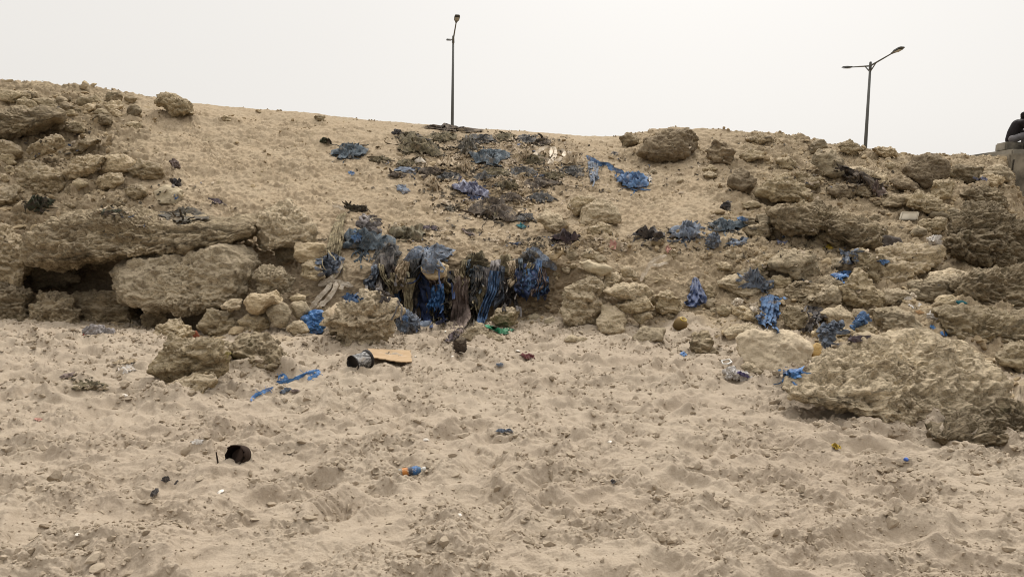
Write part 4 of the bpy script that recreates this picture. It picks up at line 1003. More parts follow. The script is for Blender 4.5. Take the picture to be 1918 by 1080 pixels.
St('grey-blue ropy strands slanting over the east brow of the bank', ['986,470 1000,482 1014,494 1030,504', '996,468 1012,482 1026,494 1042,510', '982,478 996,490 1010,500'], SLATE, .05, 'cloth_strips', 'rag', off=.08)
Dr('dark brown tatters in the shade under the bulging tangle', '936,520 966,520', '930,572 968,568', BLACK, off=.06, ragged=.5, npl=4, strands=30, sw=.016, slen=36, g=True)
_r = random.Random(4)
for i in range(22):
    u = 704 + i * 15 + _r.uniform(-7, 7); w = _r.uniform(9, 20); v0 = 492 + _r.uniform(-10, 12) + (8 if u < 740 else 0); v1 = v0 + _r.uniform(28, 92)
    if u > 940: v1 = min(v1, 560)
    Dr('narrow torn strip of faded cloth hanging from the rag-hung bank', '%.0f,%.0f %.0f,%.0f' % (u - w / 2, v0, u + w / 2, v0 + _r.uniform(-5, 5)), '%.0f,%.0f %.0f,%.0f' % (u - w * .7 + _r.uniform(-9, 9), v1, u + w * .5 + _r.uniform(-9, 9), v1 + _r.uniform(-14, 14)),
       _r.choice([SLATE, OLIVE, BROWN, BURL, GREY, NETB, BURL, BLU2, BEIGE, MT3]), off=_r.uniform(.17, .27), pleat=.05, npl=2, ragged=.4, belly=_r.uniform(0, .08), sway=.3, g=True, group='narrow torn strips along the rag-hung bank')
for (o_, m_, lb) in (('862,496 880,480 906,480 916,498 890,510', MT1, 'olive fibre mat over the brow between the crown and the long blue strip'), ('700,478 716,462 742,462 752,482 730,494 708,492', MT3, 'grey matted cloth over the west brow of the rag-hung bank'),
                      ('960,492 978,478 1000,476 1020,490 1000,504 974,506', MT3, 'grey matted cloth over the brow above the bulging tangle')):
    Pt(lb, o_, m_, height=.10, fold=1.3, strands=26, slen=34, sw=.02, fall=.6)
Pt('bright green plastic sheet at the foot of the bank', '902,610 916,611 936,616 966,617 960,626 940,628 922,622', GREEN, 'plastic_sheet', 'sheet', height=.045, rag=.1)
Pt('dark purple weed along the brow of the bank', '1032,452 1046,444 1066,448 1092,446 1080,456 1050,458', PURP, strands=54, slen=26, sw=.012, height=.13, fold=1.3)
St('pink rag dangling at the brow of the bank', ['1138,450 1144,456 1142,462 1148,468', '1146,450 1150,460 1146,468'], PINK, .05)
St('dirty white strip hanging over the stones above the cobbles', '1200,531 1207,514 1216,500 1226,490 1248,482', WHITE, .03, 'cloth_strip', 'rag', off=.06)
St('thin white strip crossing over the hanging white strip', '1216,498 1232,502 1246,494 1252,498', WHITE, .022, 'cloth_strip', 'rag', off=.06)
Pt('pinkish scrap on the slope below the blue-grey line', '1244,466 1252,460 1258,468 1250,476', PINK)
Dr('dark blue plastic bag slumped at the foot of the slope', '1296,522 1302,518 1308,522', '1278,570 1290,577 1306,572 1320,567', NAVY, 'plastic_bag', 'bag', off=.10, pleat=.045, npl=1.5, belly=.14, ragged=.1, sway=.05)
Pt('blue highlight fold at the neck of the slumped bag', '1292,540 1302,522 1307,536 1304,546', BLU2)
Pt('dark strip of rags along the brow east of the pillar-shaped rock', '1182,443 1207,437 1248,441 1240,448 1210,450', BLACK, strands=60, slen=30, sw=.014, height=.13, fold=1.3)
Pt('blue-grey rags bunched on the small ledge', '1251,443 1264,430 1279,424 1318,427 1312,440 1298,450 1266,453', SLATE, strands=75, slen=30, sw=.018, height=.13, fold=1.3)
Pt('dark net lying east of the bunched blue-grey rags', '1326,425 1346,418 1363,417 1386,419 1401,425 1377,434 1338,437', NETB, 'net_heap', 'net', strands=75, slen=32, sw=.013, height=.13, fold=1.3)
H('dull blue ball of cloth at the end of the small ledge', '1323,449 1330,438 1342,438 1350,452 1340,462 1329,462', SLATE, depth=.8, strands=12, slen=14)
Pt('curved blue-grey strip beside the dull blue ball of cloth', '1358,456 1372,452 1385,448 1408,445 1400,456 1385,462 1366,462', SLATE, strands=14, slen=24, height=.05)
Pt('blue scrap above the dark net on the slope', '1378,409 1390,406 1403,414 1400,418 1386,414', BLU2)
Pt('lilac strips flat on the sand above the flat-sided block', '1452,452 1468,454 1476,460 1458,460', LILAC, strands=6, slen=16)

# boulder field
Pt('tangled black rag winding between the boulders of the pile', '1560,334 1578,310 1592,318 1606,326 1632,337 1656,360 1652,372 1638,372 1616,346 1596,342 1578,338', MT2, strands=60, slen=34, sw=.022, height=.13, fold=1.3)
Pt('wrung-out brown cloth end of the tangled black rag', '1632,350 1644,346 1658,362 1652,372 1636,370', BROWN, strands=12, slen=18, height=.13, fold=1.3)
Dr('big blue drape folded over a rock at the foot of the boulder field', '1424,556 1442,550 1458,556', '1416,598 1430,614 1452,600', BLU2, off=.10, pleat=.06, npl=4, ragged=.15, belly=.06, strands=10, sw=.02, slen=26)
Pt('pale cloth edge of the big blue drape', '1402,572 1418,566 1422,582 1410,588', WHITE, height=.04)
Pt('dark grey wrinkled trail leading down to the big blue drape', '1388,518 1404,512 1426,520 1444,544 1432,552 1418,536 1402,530', SLATE, strands=51, slen=34, sw=.018, height=.13, fold=1.3)
Dr('dark grey rag hanging between two rounded rocks', '1512,572 1538,574', '1510,624 1524,606 1548,594', BLACK, off=.09, pleat=.05, npl=3, strands=10, sw=.02, slen=24)
H('blue-grey rag flowing over the brown rock beside the yellow stone', '1536,610 1552,604 1578,603 1578,614 1562,620 1553,650 1546,656 1538,638', SLATE, depth=.4, strands=30, slen=30, sw=.018)
H('blue rag at the mouth of the black gap', '1594,614 1602,600 1617,586 1626,592 1622,602 1606,614', BLU2, depth=.5, strands=10, slen=18)
Pt('flat dark purple strip along the top of the largest flaky boulder', '1558,640 1580,634 1610,632 1634,630 1622,642 1590,646 1566,645', PURP, height=.05)
Pt('bright blue frayed netting under the large pale boulder', '1464,708 1474,697 1490,691 1513,681 1502,696 1486,708 1470,720', BLUE, 'net', 'net', strands=40, slen=22, sw=.01, height=.05)
Pt('dull blue cloth on the upper spine beside the sand-topped shelf', '1573,475 1590,468 1607,487 1600,498 1571,494 1580,484', SLATE, strands=14, slen=24, height=.05)
Pt('bright blue flat rag under the dull blue cloth', '1554,516 1568,514 1576,509 1593,510 1587,522 1567,525', BLUE, height=.05, strands=6, slen=22)
Pt('blue scrap at the edge of the sand-topped shelf', '1643,490 1654,488 1669,491 1654,498', BLU2)
Pt('bright blue scrap on the mound east of the slanting slab', '1760,624 1770,618 1778,622 1776,630 1764,631', BLUE, height=.05)
Pt('tiny blue scrap at the end of the slanting slab', '1740,612 1748,610 1754,618 1748,620', BLUE)
Pt('teal film on the mound at the picture edge', '1786,566 1800,564 1814,571 1800,573', TEAL)
Pt('yellow stain-like rag on the sand above the flat-sided block', '1541,464 1552,458 1566,461 1560,468 1548,468', YELL, height=.02)
H('white crumpled film beside the huge rugged boulder', '1734,449 1746,443 1764,441 1761,458 1748,456', FILM, 'plastic_film', 'plastic', depth=.4, strands=6, slen=14)
H('translucent white bag lying on the sand east of the slanting slab', '1736,588 1748,583 1760,590 1762,602 1744,600', FILM, 'plastic_bag', 'bag', depth=.4)
Pt('white paper flattened in the sand beside the chinned rock', '1690,562 1706,556 1726,568 1732,580 1706,576', FILM, 'paper', 'paper', height=.02, off=.008)
Pt('small brown cardboard scrap by the translucent white bag', '1712,584 1724,580 1732,588 1720,590', mat_plain('cardboard_scrap', (.30, .18, .085), .9), 'cardboard', 'cardboard', height=.012)
H('small white rag on the rock west of the big blue drape', '1372,566 1382,558 1392,562 1388,572 1376,572', WHITE, depth=.4, strands=6, slen=12)
H('pale rag stuck on the slope east of the crumbly rocks', '1700,556 1708,548 1716,556 1710,562', WHITE, depth=.5)
Pt('lilac-grey scrap on the east bank below the concrete wall', '1828,338 1840,332 1852,336 1846,344', LILAC, strands=6, slen=14)

# beach
Pt('yellowish crumpled rag tucked behind the big blocky boulder', '417,676 424,664 436,666 440,674 430,682', YRAG, height=.06)
H('grey cloth with a pointed tail in the mouth of the hollow', '158,622 166,613 180,613 196,614 226,627 204,629 182,630 168,630', GREY, 'cloth_bundle', 'rag', depth=.6, k=.3)
H('red cloth end under the grey cloth in the hollow', '157,626 164,623 170,624 168,632 158,633', RED, depth=.6, k=.2)
Pt('flat dark brown bark-like piece on the sand in front of the hollow', '108,708 122,702 142,698 146,703 128,709 114,711', BROWN, 'bark', 'bark', height=.02, rag=.1)
Pt('long dark seaweed smear on the sand in front of the hollow', '127,730 140,716 160,714 190,716 222,726 200,731 160,731 142,735', MT1, 'seaweed', 'seaweed', height=.014, strands=30, slen=26, sw=.009)
Pt('whitish film half buried in the sand beside the big blocky boulder', '214,692 230,684 250,682 254,694 232,700', FILM, 'plastic_film', 'plastic', height=.015, off=.006)
Pt('pale stiff rag lying behind the whitish film', '204,684 222,676 256,674 250,682 224,684', BEIGE, height=.03)
St('frayed blue plastic ribbon with a looped end on the beach', ['522,712 524,704 532,702 540,714 530,718 518,715', '526,718 546,714 566,704 582,698 598,694', '576,712 588,704 599,702 597,694'], BLUE, .017, 'plastic_ribbon', 'ribbon', off=.014, crease=.8, fray=22)
St('lower frayed blue plastic ribbon on the beach', ['470,752 476,742 490,736 504,730 512,726'], BLUE, .015, 'plastic_ribbon', 'ribbon', off=.014, crease=.8, fray=16)
Pt('faded blue shred beside the lower blue ribbon', '524,734 534,730 544,729 538,735', SLATE, strands=8, slen=14, height=.012)
Pt('brown stiff scrap by the faded blue shred', '544,732 556,729 562,734 548,738', BROWN, height=.015)
Pt('small navy scrap, the only blue in the middle of the beach', '924,811 934,807 960,808 962,813 936,813', SLATE, height=.03, rag=.1)
Pt('pale blue scrap on the sand below the charred block', '929,683 936,680 943,683 941,688 932,688', SLATE, height=.02)
Pt('bright blue triangular scrap on the sand below the cobbles', '1273,664 1280,660 1288,665 1282,670', BLUE, height=.02)
Pt('maroon net scrap on the sand near the thin flat stone', '976,667 984,660 996,666 994,674 982,674', MAROON, 'net', 'net', strands=14, slen=14, sw=.008, height=.02)
Pt('torn yellow wrapper on the beach in front of the largest boulder', '1555,837 1564,834 1570,840 1580,843 1568,845', YELL, 'wrapper', 'wrapper', height=.03, rag=.3)
Pt('dark scrap like a burnt leaf, alone on the eastern beach', '1143,905 1148,901 1154,904 1152,909 1146,908', BLACK, height=.02)
Pt('small dark scrap between two clods above the oval dark scrap', '301,903 308,897 320,899 318,906 308,907', BLACK, height=.03)
Pt('oval dark leather scrap in the sand below the rusted can', '280,934 284,924 296,917 298,924 290,934', BLACK, height=.03, rag=.08)
Pt('bent thin dark sliver beside the oval leather scrap', '325,910 332,903 336,902 330,910', BLACK, height=.015)
Pt('tiny black chip on the sand beneath the blue netting', '1462,728 1467,725 1470,729 1466,732', BLACK, height=.03)
Pt('faint red film half buried at the west edge of the beach', '62,785 72,782 82,786 72,789', PINK, height=.006, off=.003)
Pt('faint pale film half buried uphill of the rusted can', '356,828 366,822 380,824 376,832 362,832', FILM, 'plastic_film', 'plastic', height=.006, off=.003)
# ------------------------------------------------------------------ manufactured things
def lathe(bm, prof, n=24, wob=0.0, rs=None):
    rows = []
    for x, r in prof:
        rows.append([bm.verts.new((x, r * math.cos(t), r * math.sin(t))) for t in np.arange(n) / n * 2 * math.pi])
    for a, b in zip(rows, rows[1:]):
        for j in range(n): bm.faces.new((a[j], a[(j + 1) % n], b[(j + 1) % n], b[j]))
    return rows

def bm_obj(name, bm, mat, parent=None, smooth=True, loc=(0, 0, 0), rot=None):
    bmesh.ops.recalc_face_normals(bm, faces=bm.faces)
    me = bpy.data.meshes.new(name); bm.to_mesh(me); bm.free()
    for p in me.polygons: p.use_smooth = smooth
    o = link(name, me, mat, parent, loc)
    if rot is not None: o.rotation_euler = rot
    return o

def cap(bm, ring): bm.faces.new(ring)

def capsule(bm, a, b, ra, rb, n=14):
    """tapered limb between two joints with round ends"""
    a, b = Vector(a), Vector(b); d = b - a; L = d.length; q = d.to_track_quat('X', 'Z')
    rows = []
    prof = [(-ra * math.cos(t), ra * math.sin(t)) for t in (.25, .7, 1.15, 1.57)] + [(L + rb * math.sin(t), rb * math.cos(t)) for t in (0, .42, .87, 1.3)]
    for x, r in prof:
        rows.append([bm.verts.new(a + q @ Vector((x, r * math.cos(t), r * math.sin(t)))) for t in np.arange(n) / n * 2 * math.pi])
    for p, s in zip(rows, rows[1:]):
        for j in range(n): bm.faces.new((p[j], p[(j + 1) % n], s[(j + 1) % n], s[j]))
    bm.faces.new(rows[0][::-1]); bm.faces.new(rows[-1])

def ell(bm, c, r, seg=16):
    m = Matrix.Translation(c) @ Matrix.Diagonal((*r, 1))
    bmesh.ops.create_uvsphere(bm, u_segments=seg, v_segments=seg // 2 + 2, radius=1, matrix=m)

def box(bm, c, s, bev=0.0, rz=0.0, jit=0.0, rs=None):
    m = Matrix.Translation(c) @ Matrix.Rotation(rz, 4, 'Z') @ Matrix.Diagonal((*s, 1))
    r = bmesh.ops.create_cube(bm, size=1, matrix=m)
    if bev: bmesh.ops.bevel(bm, geom=list({e for v in r['verts'] for e in v.link_edges}), offset=bev, segments=2, affect='EDGES')

STEEL = mat_plain('grey_steel', (.085, .085, .078), .5, .4, .3, .1, 3, .05)
HEADM = mat_plain('lamp_housing', (.06, .06, .056), .45, .4, .2, .1, 3, .05)
# ---- street lamps
def lamp(label, u, vb, vj, D, ends):
    base = P(u, vb, D); jt = P(*ends['joint'], D); zb = base[2] - 3.5
    t = empty('street_lamp', (jt[0], D, zb), label, 'street lamp', 'double-armed street lamps behind the crest')
    H_ = jt[2] - zb
    bm = bmesh.new(); rows = []
    for z, r in ((0, .17), (.02, .17), (.05, .105), (H_ * .5, .085), (H_, .055)):
        rows.append([bm.verts.new((r * math.cos(a), r * math.sin(a), z)) for a in np.arange(14) / 14 * 2 * math.pi])
    for p, s in zip(rows, rows[1:]):
        for j in range(14): bm.faces.new((p[j], p[(j + 1) % 14], s[(j + 1) % 14], s[j]))
    bm.faces.new(rows[-1]); bm_obj('pole', bm, STEEL, t)
    bm = bmesh.new(); capsule(bm, (0, 0, H_ - .28), (0, 0, H_ + .04), .075, .06); bm_obj('collar', bm, STEEL, t)
    for (eu, ev, eD) in ends['arms']:
        e = Vector(P(eu, ev, eD)) - Vector((jt[0], D, zb))
        s = Vector((0, 0, H_ - .12)); d = (e - s); L = d.length; d.normalize()
        bm = bmesh.new(); capsule(bm, s, s + d * (L - .35), .045, .03, 10)
        capsule(bm, (0, 0, H_ - .42), s + d * .45, .035, .025, 8)
        bm_obj('arm', bm, STEEL, t)
        q = d.to_track_quat('X', 'Z').to_matrix().to_4x4()
        bm = bmesh.new()
        # shoe-shaped luminaire: narrow neck widening to a flat box
        secs = [(-.1, .045, .045), (.05, .075, .05), (.2, .14, .065), (.55, .155, .06), (.7, .13, .032)]
        rr = []
        for x, w, h in secs:
            rr.append([bm.verts.new(k) for k in ((x, -w, -h * .5), (x, w, -h * .5), (x, w * .8, h), (x, -w * .8, h))])
        for p, sx in zip(rr, rr[1:]):
            for j in range(4): bm.faces.new((p[j], p[(j + 1) % 4], sx[(j + 1) % 4], sx[j]))
        bm.faces.new(rr[0][::-1]); bm.faces.new(rr[-1])
        bmesh.ops.bevel(bm, geom=bm.edges[:], offset=.012, segments=2, affect='EDGES')
        bm.transform(Matrix.Translation(s + d * (L - .45)) @ q)
        hd = bm_obj('lamp_head', bm, HEADM, t, smooth=False)
        bm = bmesh.new(); box(bm, (.4, 0, -.052), (.34, .24, .014), .004)
        bm.transform(Matrix.Translation(s + d * (L - .45)) @ q)
        bm_obj('diffuser', bm, mat_plain('lamp_glass', (.22, .22, .20), .25, .5, .1, 3, .02), hd, smooth=False)
lamp('double-armed street lamp seen end-on, rising behind the black crest sheet', 847.5, 238, 68, 42.0,
     {'joint': (849, 70), 'arms': [(856, 33, 39.7), (840.5, 75, 44.4)]})
lamp('double-armed street lamp with arms spread wide, behind the boulder pile', 1621.5, 276, 118, 38.0,
     {'joint': (1630.5, 119), 'arms': [(1684, 92.5, 36.0), (1585, 126.5, 40.0)]})

# ---- concrete wall, platform, block
CONC = mat_plain('concrete', (.36, .325, .265), .9, .15, .35, 4, .5)
CONC2 = mat_plain('weathered_concrete', (.37, .325, .255), .92, .12, .4, 3.5, .7)
Yw = 17.5
pw = P(1889, 287, Yw); zt = pw[2]; x0 = P(1888, 340, Yw)[0]
def rough_block(name, c, s, mat, rz=0.0, amp=.012, parent=None, bev=.03, cuts=10, loc=(0, 0, 0)):
    bm = bmesh.new(); box(bm, (0, 0, 0), s, bev)
    bmesh.ops.subdivide_edges(bm, edges=[e for e in bm.edges if e.calc_length() > .25], cuts=cuts, use_grid_fill=True)
    bmesh.ops.triangulate(bm, faces=[f for f in bm.faces if len(f.verts) > 4])
    V = np.array([v.co[:] for v in bm.verts]); d = fbm(V * 3.1 + 7, 4, 900) * amp
    bm.normal_update()
    for v, k in zip(bm.verts, d): v.co += v.normal * float(k)
    bm.transform(Matrix.Translation(c) @ Matrix.Rotation(rz, 4, 'Z'))
    return bm_obj(name, bm, mat, parent, smooth=False, loc=loc)
wl = empty('concrete_wall', (x0 + 1.6, Yw + 2, .4), 'weathered concrete wall end with a vertical crack at the picture edge', 'wall')
wh = zt - .4
rough_block('wall_body', (0, 0, wh / 2), (3.2, 4.0, wh), CONC2, parent=wl, amp=.02)
crk = bmesh.new()
cp = [(P(1897 + dx, v, Yw)[0] - x0 - 1.6, -2.022, P(1897, v, Yw)[2] - .4) for dx, v in ((1, 300), (-1, 312), (-2, 326), (0, 340), (-3, 356), (-1, 368))]
for a, b in zip(cp, cp[1:]): capsule(crk, a, b, .016, .014, 6)
bm_obj('crack', crk, mat_plain('crack_shade', (.06, .05, .038), .95), wl)
tp = P(1851, 283, Yw + 1.6)
rough_block('concrete_platform', (1.9, 1.7, .0), (3.9, 3.0, .17), CONC, amp=.008, loc=(tp[0], tp[1] - 1.2, zt + .085))
pl = COL.objects[-1] if False else bpy.data.objects['concrete_platform']; tag(pl, 'long flat concrete slab under the seated person', 'slab')
sb = P(1904, 267, Yw + .95)
zb = zt + .17
bs = rough_block('concrete_block', (0, 0, .105), (.44, .5, .22), CONC, rz=-.12, amp=.006, loc=(sb[0] - .0, sb[1] + .25, zb), cuts=3)
tag(bs, 'low concrete block that the person sits on', 'concrete block')

# ---- seated person, seen from the side, bent forward
def person():
    SC = .93
    org = Vector((sb[0] + .0, sb[1] + .17, zb + .215))
    root = empty('person', org, 'person in black jacket and light grey trousers sitting hunched on a concrete block', 'person', rz=-.25)
    SK = mat_plain('skin', (.26, .15, .09), .55, .35, .1, 20, .05)
    V = lambda *a: Vector(a) * SC
    def remesh(o, vox, sm=4):
        m = o.modifiers.new('fuse', 'REMESH'); m.mode = 'VOXEL'; m.voxel_size = vox; m.use_smooth_shade = True
        s = o.modifiers.new('soft', 'SMOOTH'); s.iterations = sm; s.factor = .5
        dg = bpy.context.evaluated_depsgraph_get(); me = bpy.data.meshes.new_from_object(o.evaluated_get(dg)); mt = o.data.materials[0]
        o.modifiers.clear(); o.data = me
        if not me.materials: me.materials.append(mt)
        return o
    pel, sp, ch, nk = V(0, 0, .10), V(.02, 0, .27), V(.11, 0, .45), V(.20, 0, .57)
    hd = V(.275, 0, .685)
    bm = bmesh.new()
    capsule(bm, pel, sp, .12 * SC, .115 * SC); capsule(bm, sp, ch, .115 * SC, .13 * SC); capsule(bm, ch, nk, .12 * SC, .06 * SC)
    capsule(bm, nk, V(.25, 0, .64), .055 * SC, .055 * SC)
    # head tipped forward: skull, jaw, nose, brow, ears, lips, eyelids
    ell(bm, hd + V(-.01, 0, .025), V(.098, .076, .092)); ell(bm, hd + V(.04, 0, -.045), V(.062, .055, .068))
    ell(bm, hd + V(.10, 0, -.022), V(.020, .014, .024)); ell(bm, hd + V(.088, 0, .012), V(.016, .05, .012))
    ell(bm, hd + V(.092, 0, -.066), V(.012, .024, .010)); ell(bm, hd + V(.082, 0, -.092), V(.02, .026, .018))
    for s in (-1, 1):
        ell(bm, hd + V(-.005, .078 * s, -.01), V(.02, .012, .032)); ell(bm, hd + V(.085, .03 * s, -.004), V(.010, .014, .008))
        sh, el, wr = V(.15, .18 * s, .50), V(.32, .24 * s, .27), V(.47, .07 * s, .27)
        capsule(bm, V(.13, .05 * s, .52), sh, .07 * SC, .062 * SC); capsule(bm, sh, el, .055 * SC, .044 * SC); capsule(bm, el, wr, .043 * SC, .029 * SC)
        hip, kn, an = V(.02, .09 * s, .09), V(.37, .15 * s, .22), V(.30, .13 * s, -.155)
        capsule(bm, hip, kn, .088 * SC, .06 * SC); capsule(bm, kn, an, .058 * SC, .038 * SC); capsule(bm, an, V(.36, .135 * s, -.2), .035 * SC, .03 * SC)
        palm = V(.535, .03 * s, .235); d = (palm - wr).normalized()
        capsule(bm, wr, palm, .027 * SC, .034 * SC, 10); ell(bm, (wr + palm) / 2 + V(.01, 0, -.005), V(.045, .02, .036))
        for f in range(4):                                        # four curled fingers and a thumb
            ln = (.040, .046, .043, .034)[f]
            k0 = palm + V(.01, -.004 * s, .026 - .018 * f); k1 = k0 + V(ln, -.012 * s, -.012); k2 = k1 + V(ln * .45, -.020 * s, -.022); k3 = k2 + V(-.004, -.018 * s, -.020)
            capsule(bm, k0, k1, .0095, .009, 8); capsule(bm, k1, k2, .009, .0082, 8); capsule(bm, k2, k3, .0082, .0075, 8)
        t0 = wr + d * .03 + V(0, 0, .026); t1 = t0 + V(.035, -.006 * s, .022); t2 = t1 + V(.03, -.012 * s, -.002)
        capsule(bm, t0, t1, .012, .010, 8); capsule(bm, t1, t2, .010, .009, 8)
    remesh(bm_obj('body', bm, SK, root), .007)
    # clothes
    bm = bmesh.new()
    capsule(bm, V(-.01, 0, .08), sp, .155 * SC, .15 * SC); capsule(bm, sp, ch, .15 * SC, .165 * SC); capsule(bm, ch, V(.19, 0, .545), .155 * SC, .085 * SC)
    capsule(bm, V(.2, 0, .56), V(.215, 0, .59), .08 * SC, .075 * SC)
    for s in (-1, 1):
        capsule(bm, V(.12, .05 * s, .50), V(.15, .18 * s, .50), .10 * SC, .082 * SC); capsule(bm, V(.15, .18 * s, .50), V(.32, .24 * s, .27), .078 * SC, .064 * SC)
        capsule(bm, V(.32, .24 * s, .27), V(.445, .10 * s, .27), .062 * SC, .046 * SC)
        for k in np.linspace(.1, .9, 5):                          # sleeve creases
            c = V(.15, .18 * s, .50).lerp(V(.32, .24 * s, .27), k); ell(bm, c + V(.01, .02 * s, .015 * math.sin(k * 40)), V(.055, .06, .016))
    for k in range(4): ell(bm, V(-.05 + .015 * k, .0, .10 + .07 * k), V(.11, .14, .014))
    remesh(bm_obj('jacket', bm, mat_plain('black_jacket', (.024, .019, .021), .75, .2, .3, 20, .3), root), .011, 3)
    bm = bmesh.new()
    capsule(bm, V(-.01, -.07, .085), V(-.01, .07, .085), .125 * SC, .125 * SC)
    for s in (-1, 1):
        hip, kn, an = V(.02, .09 * s, .09), V(.37, .15 * s, .22), V(.30, .13 * s, -.13)
        capsule(bm, hip, kn, .11 * SC, .082 * SC); capsule(bm, kn, an, .08 * SC, .064 * SC)
        for k in (.1, .22, .8, .95): ell(bm, kn.lerp(an, k) + V(.01, 0, 0), V(.078, .076, .012))
        for k in (.3, .6, .85): ell(bm, hip.lerp(kn, k) + V(0, 0, .006), V(.016, .09, .09))
    remesh(bm_obj('trousers', bm, mat_plain('light_grey_trousers', (.36, .34, .355), .85, .15, .2, 18, .3), root), .010, 3)
    for s in (-1, 1):
        bm = bmesh.new(); f = V(.30, .13 * s, -.19)
        ell(bm, f + V(.0, 0, .0), V(.062, .046, .055)); ell(bm, f + V(.10, .01 * s, -.018), V(.10, .048, .036)); ell(bm, f + V(.05, 0, -.032), V(.135, .050, .020))
        remesh(bm_obj('shoe', bm, mat_plain('dark_shoe', (.03, .027, .026), .6, .3), root), .009, 2)
    bm = bmesh.new()
    ell(bm, hd + V(-.025, 0, .045), V(.102, .084, .088)); ell(bm, hd + V(-.06, 0, .0), V(.06, .078, .075))
    remesh(bm_obj('hair', bm, mat_plain('dark_hair', (.02, .016, .013), .7, .3, .4, 60, .8), root), .010, 1)
person()

# ---- tin can lying on the sand
def up_basis(x, up=(0, 0, 1)):
    x = Vector(x).normalized(); y = Vector(up).cross(x).normalized(); z = x.cross(y); m = Matrix((x, y, z)).transposed()
    return m
def can():
    a = Vector(hit(671, 692)); rad = .082
    t = empty('tin_can', a + Vector((0, rad, 0)), 'open dirty tin can lying on its side at the end of a board', 'tin can')
    rot = up_basis((-.62, -.76, -.12)).to_euler()
    L = .185
    m = NT('worn_tin_label'); c = m.coord(); n1 = m.noise(16, 6, .75, vec=m.scaled(c, (.6, 1, 1)), dist=.6)
    k = m.mix(m.rng(n1, .44, .6), (.05, .047, .045), (.36, .35, .34)); k = m.mix(m.rng(m.noise(9, 4, vec=c), .55, .7, 0, .8), k, (.30, .23, .15))
    LABEL = m.done(k, .6, m.bump(n1, .3, .004), .3)
    DKT = mat_plain('rusty_dark_tin', (.022, .018, .016), .6, .4, .4, 20, .4)
    bm = bmesh.new(); lathe(bm, [(-L / 2, rad), (-L * .3, rad * 1.012), (-L * .2, rad * .995), (0, rad), (L * .3, rad * .99), (L / 2, rad)], 40)
    for v in bm.verts: v.co *= 1 + .02 * math.sin(v.co.x * 30 + v.co.y * 40)
    b = bm_obj('can_wall', bm, LABEL, t, loc=(0, 0, rad * .8), rot=rot)
    bm = bmesh.new(); r = lathe(bm, [(L / 2 - .03, .001), (L / 2 - .03, rad * .6), (L / 2 - .028, rad * .95), (L / 2 + .002, rad * 1.01), (L / 2 + .006, rad * 1.03), (L / 2, rad * 1.045), (L / 2 - .01, rad * 1.03)], 40)
    bm_obj('can_bottom', bm, DKT, t, loc=(0, 0, rad * .8), rot=rot)
    bm = bmesh.new(); lathe(bm, [(-L / 2 + .05, .001), (-L / 2 + .045, rad * .95), (-L / 2 - .004, rad * .97), (-L / 2 - .012, rad * 1.16), (-L / 2 + .004, rad * 1.18), (-L / 2 + .016, rad * 1.02)], 40)
    bm_obj('can_rim', bm, DKT, t, loc=(0, 0, rad * .8), rot=rot)
can()

# ---- board
def board():
    q = [hit(692, 683), hit(771, 683), hit(768, 664), hit(688, 664)]
    q = [Vector(k) + Vector((0, 0, .05)) for k in q]; q[1].z -= .01; q[0].z += .02; q[3].z += .02
    c = sum(q, Vector()) / 4
    bm = bmesh.new(); n, mm = 16, 8; rows = []
    rs = random.Random(3)
    for i in range(mm + 1):
        row = []
        for j in range(n + 1):
            s, t_ = j / n, i / mm
            p = (q[0] * (1 - s) + q[1] * s) * (1 - t_) + (q[3] * (1 - s) + q[2] * s) * t_
            p = p + Vector((0, 0, .012 * math.sin(s * 5 + 1) * (1 - t_)))
            if i in (0, mm): p += Vector((0, rs.uniform(-.012, .012), 0))
            if j in (0, n): p += Vector((rs.uniform(-.012, .012), 0, 0))
            row.append(bm.verts.new(p - c))
        rows.append(row)
    fs = [bm.faces.new((rows[i][j], rows[i][j + 1], rows[i + 1][j + 1], rows[i + 1][j])) for i in range(mm) for j in range(n)]
    bm.normal_update()
    bmesh.ops.solidify(bm, geom=fs, thickness=.010)
    t = NT('weathered_board'); cc = t.coord()
    k = t.mix(t.rng(t.noise(5, 5, .7, vec=t.scaled(cc, (1, 6, 1))), .35, .65), (.33, .225, .13), (.43, .31, .19)); k = t.mix(t.rng(t.noise(9, 4, vec=cc), .55, .7, 0, .7), k, (.48, .37, .26))
    o = bm_obj('board', bm, t.done(k, .85, t.bump(t.noise(30, 4, vec=cc), .2, .004), .15), smooth=False, loc=c)
    tag(o, 'flat tan board lying on the sand beside the dirty tin can', 'board')
board()

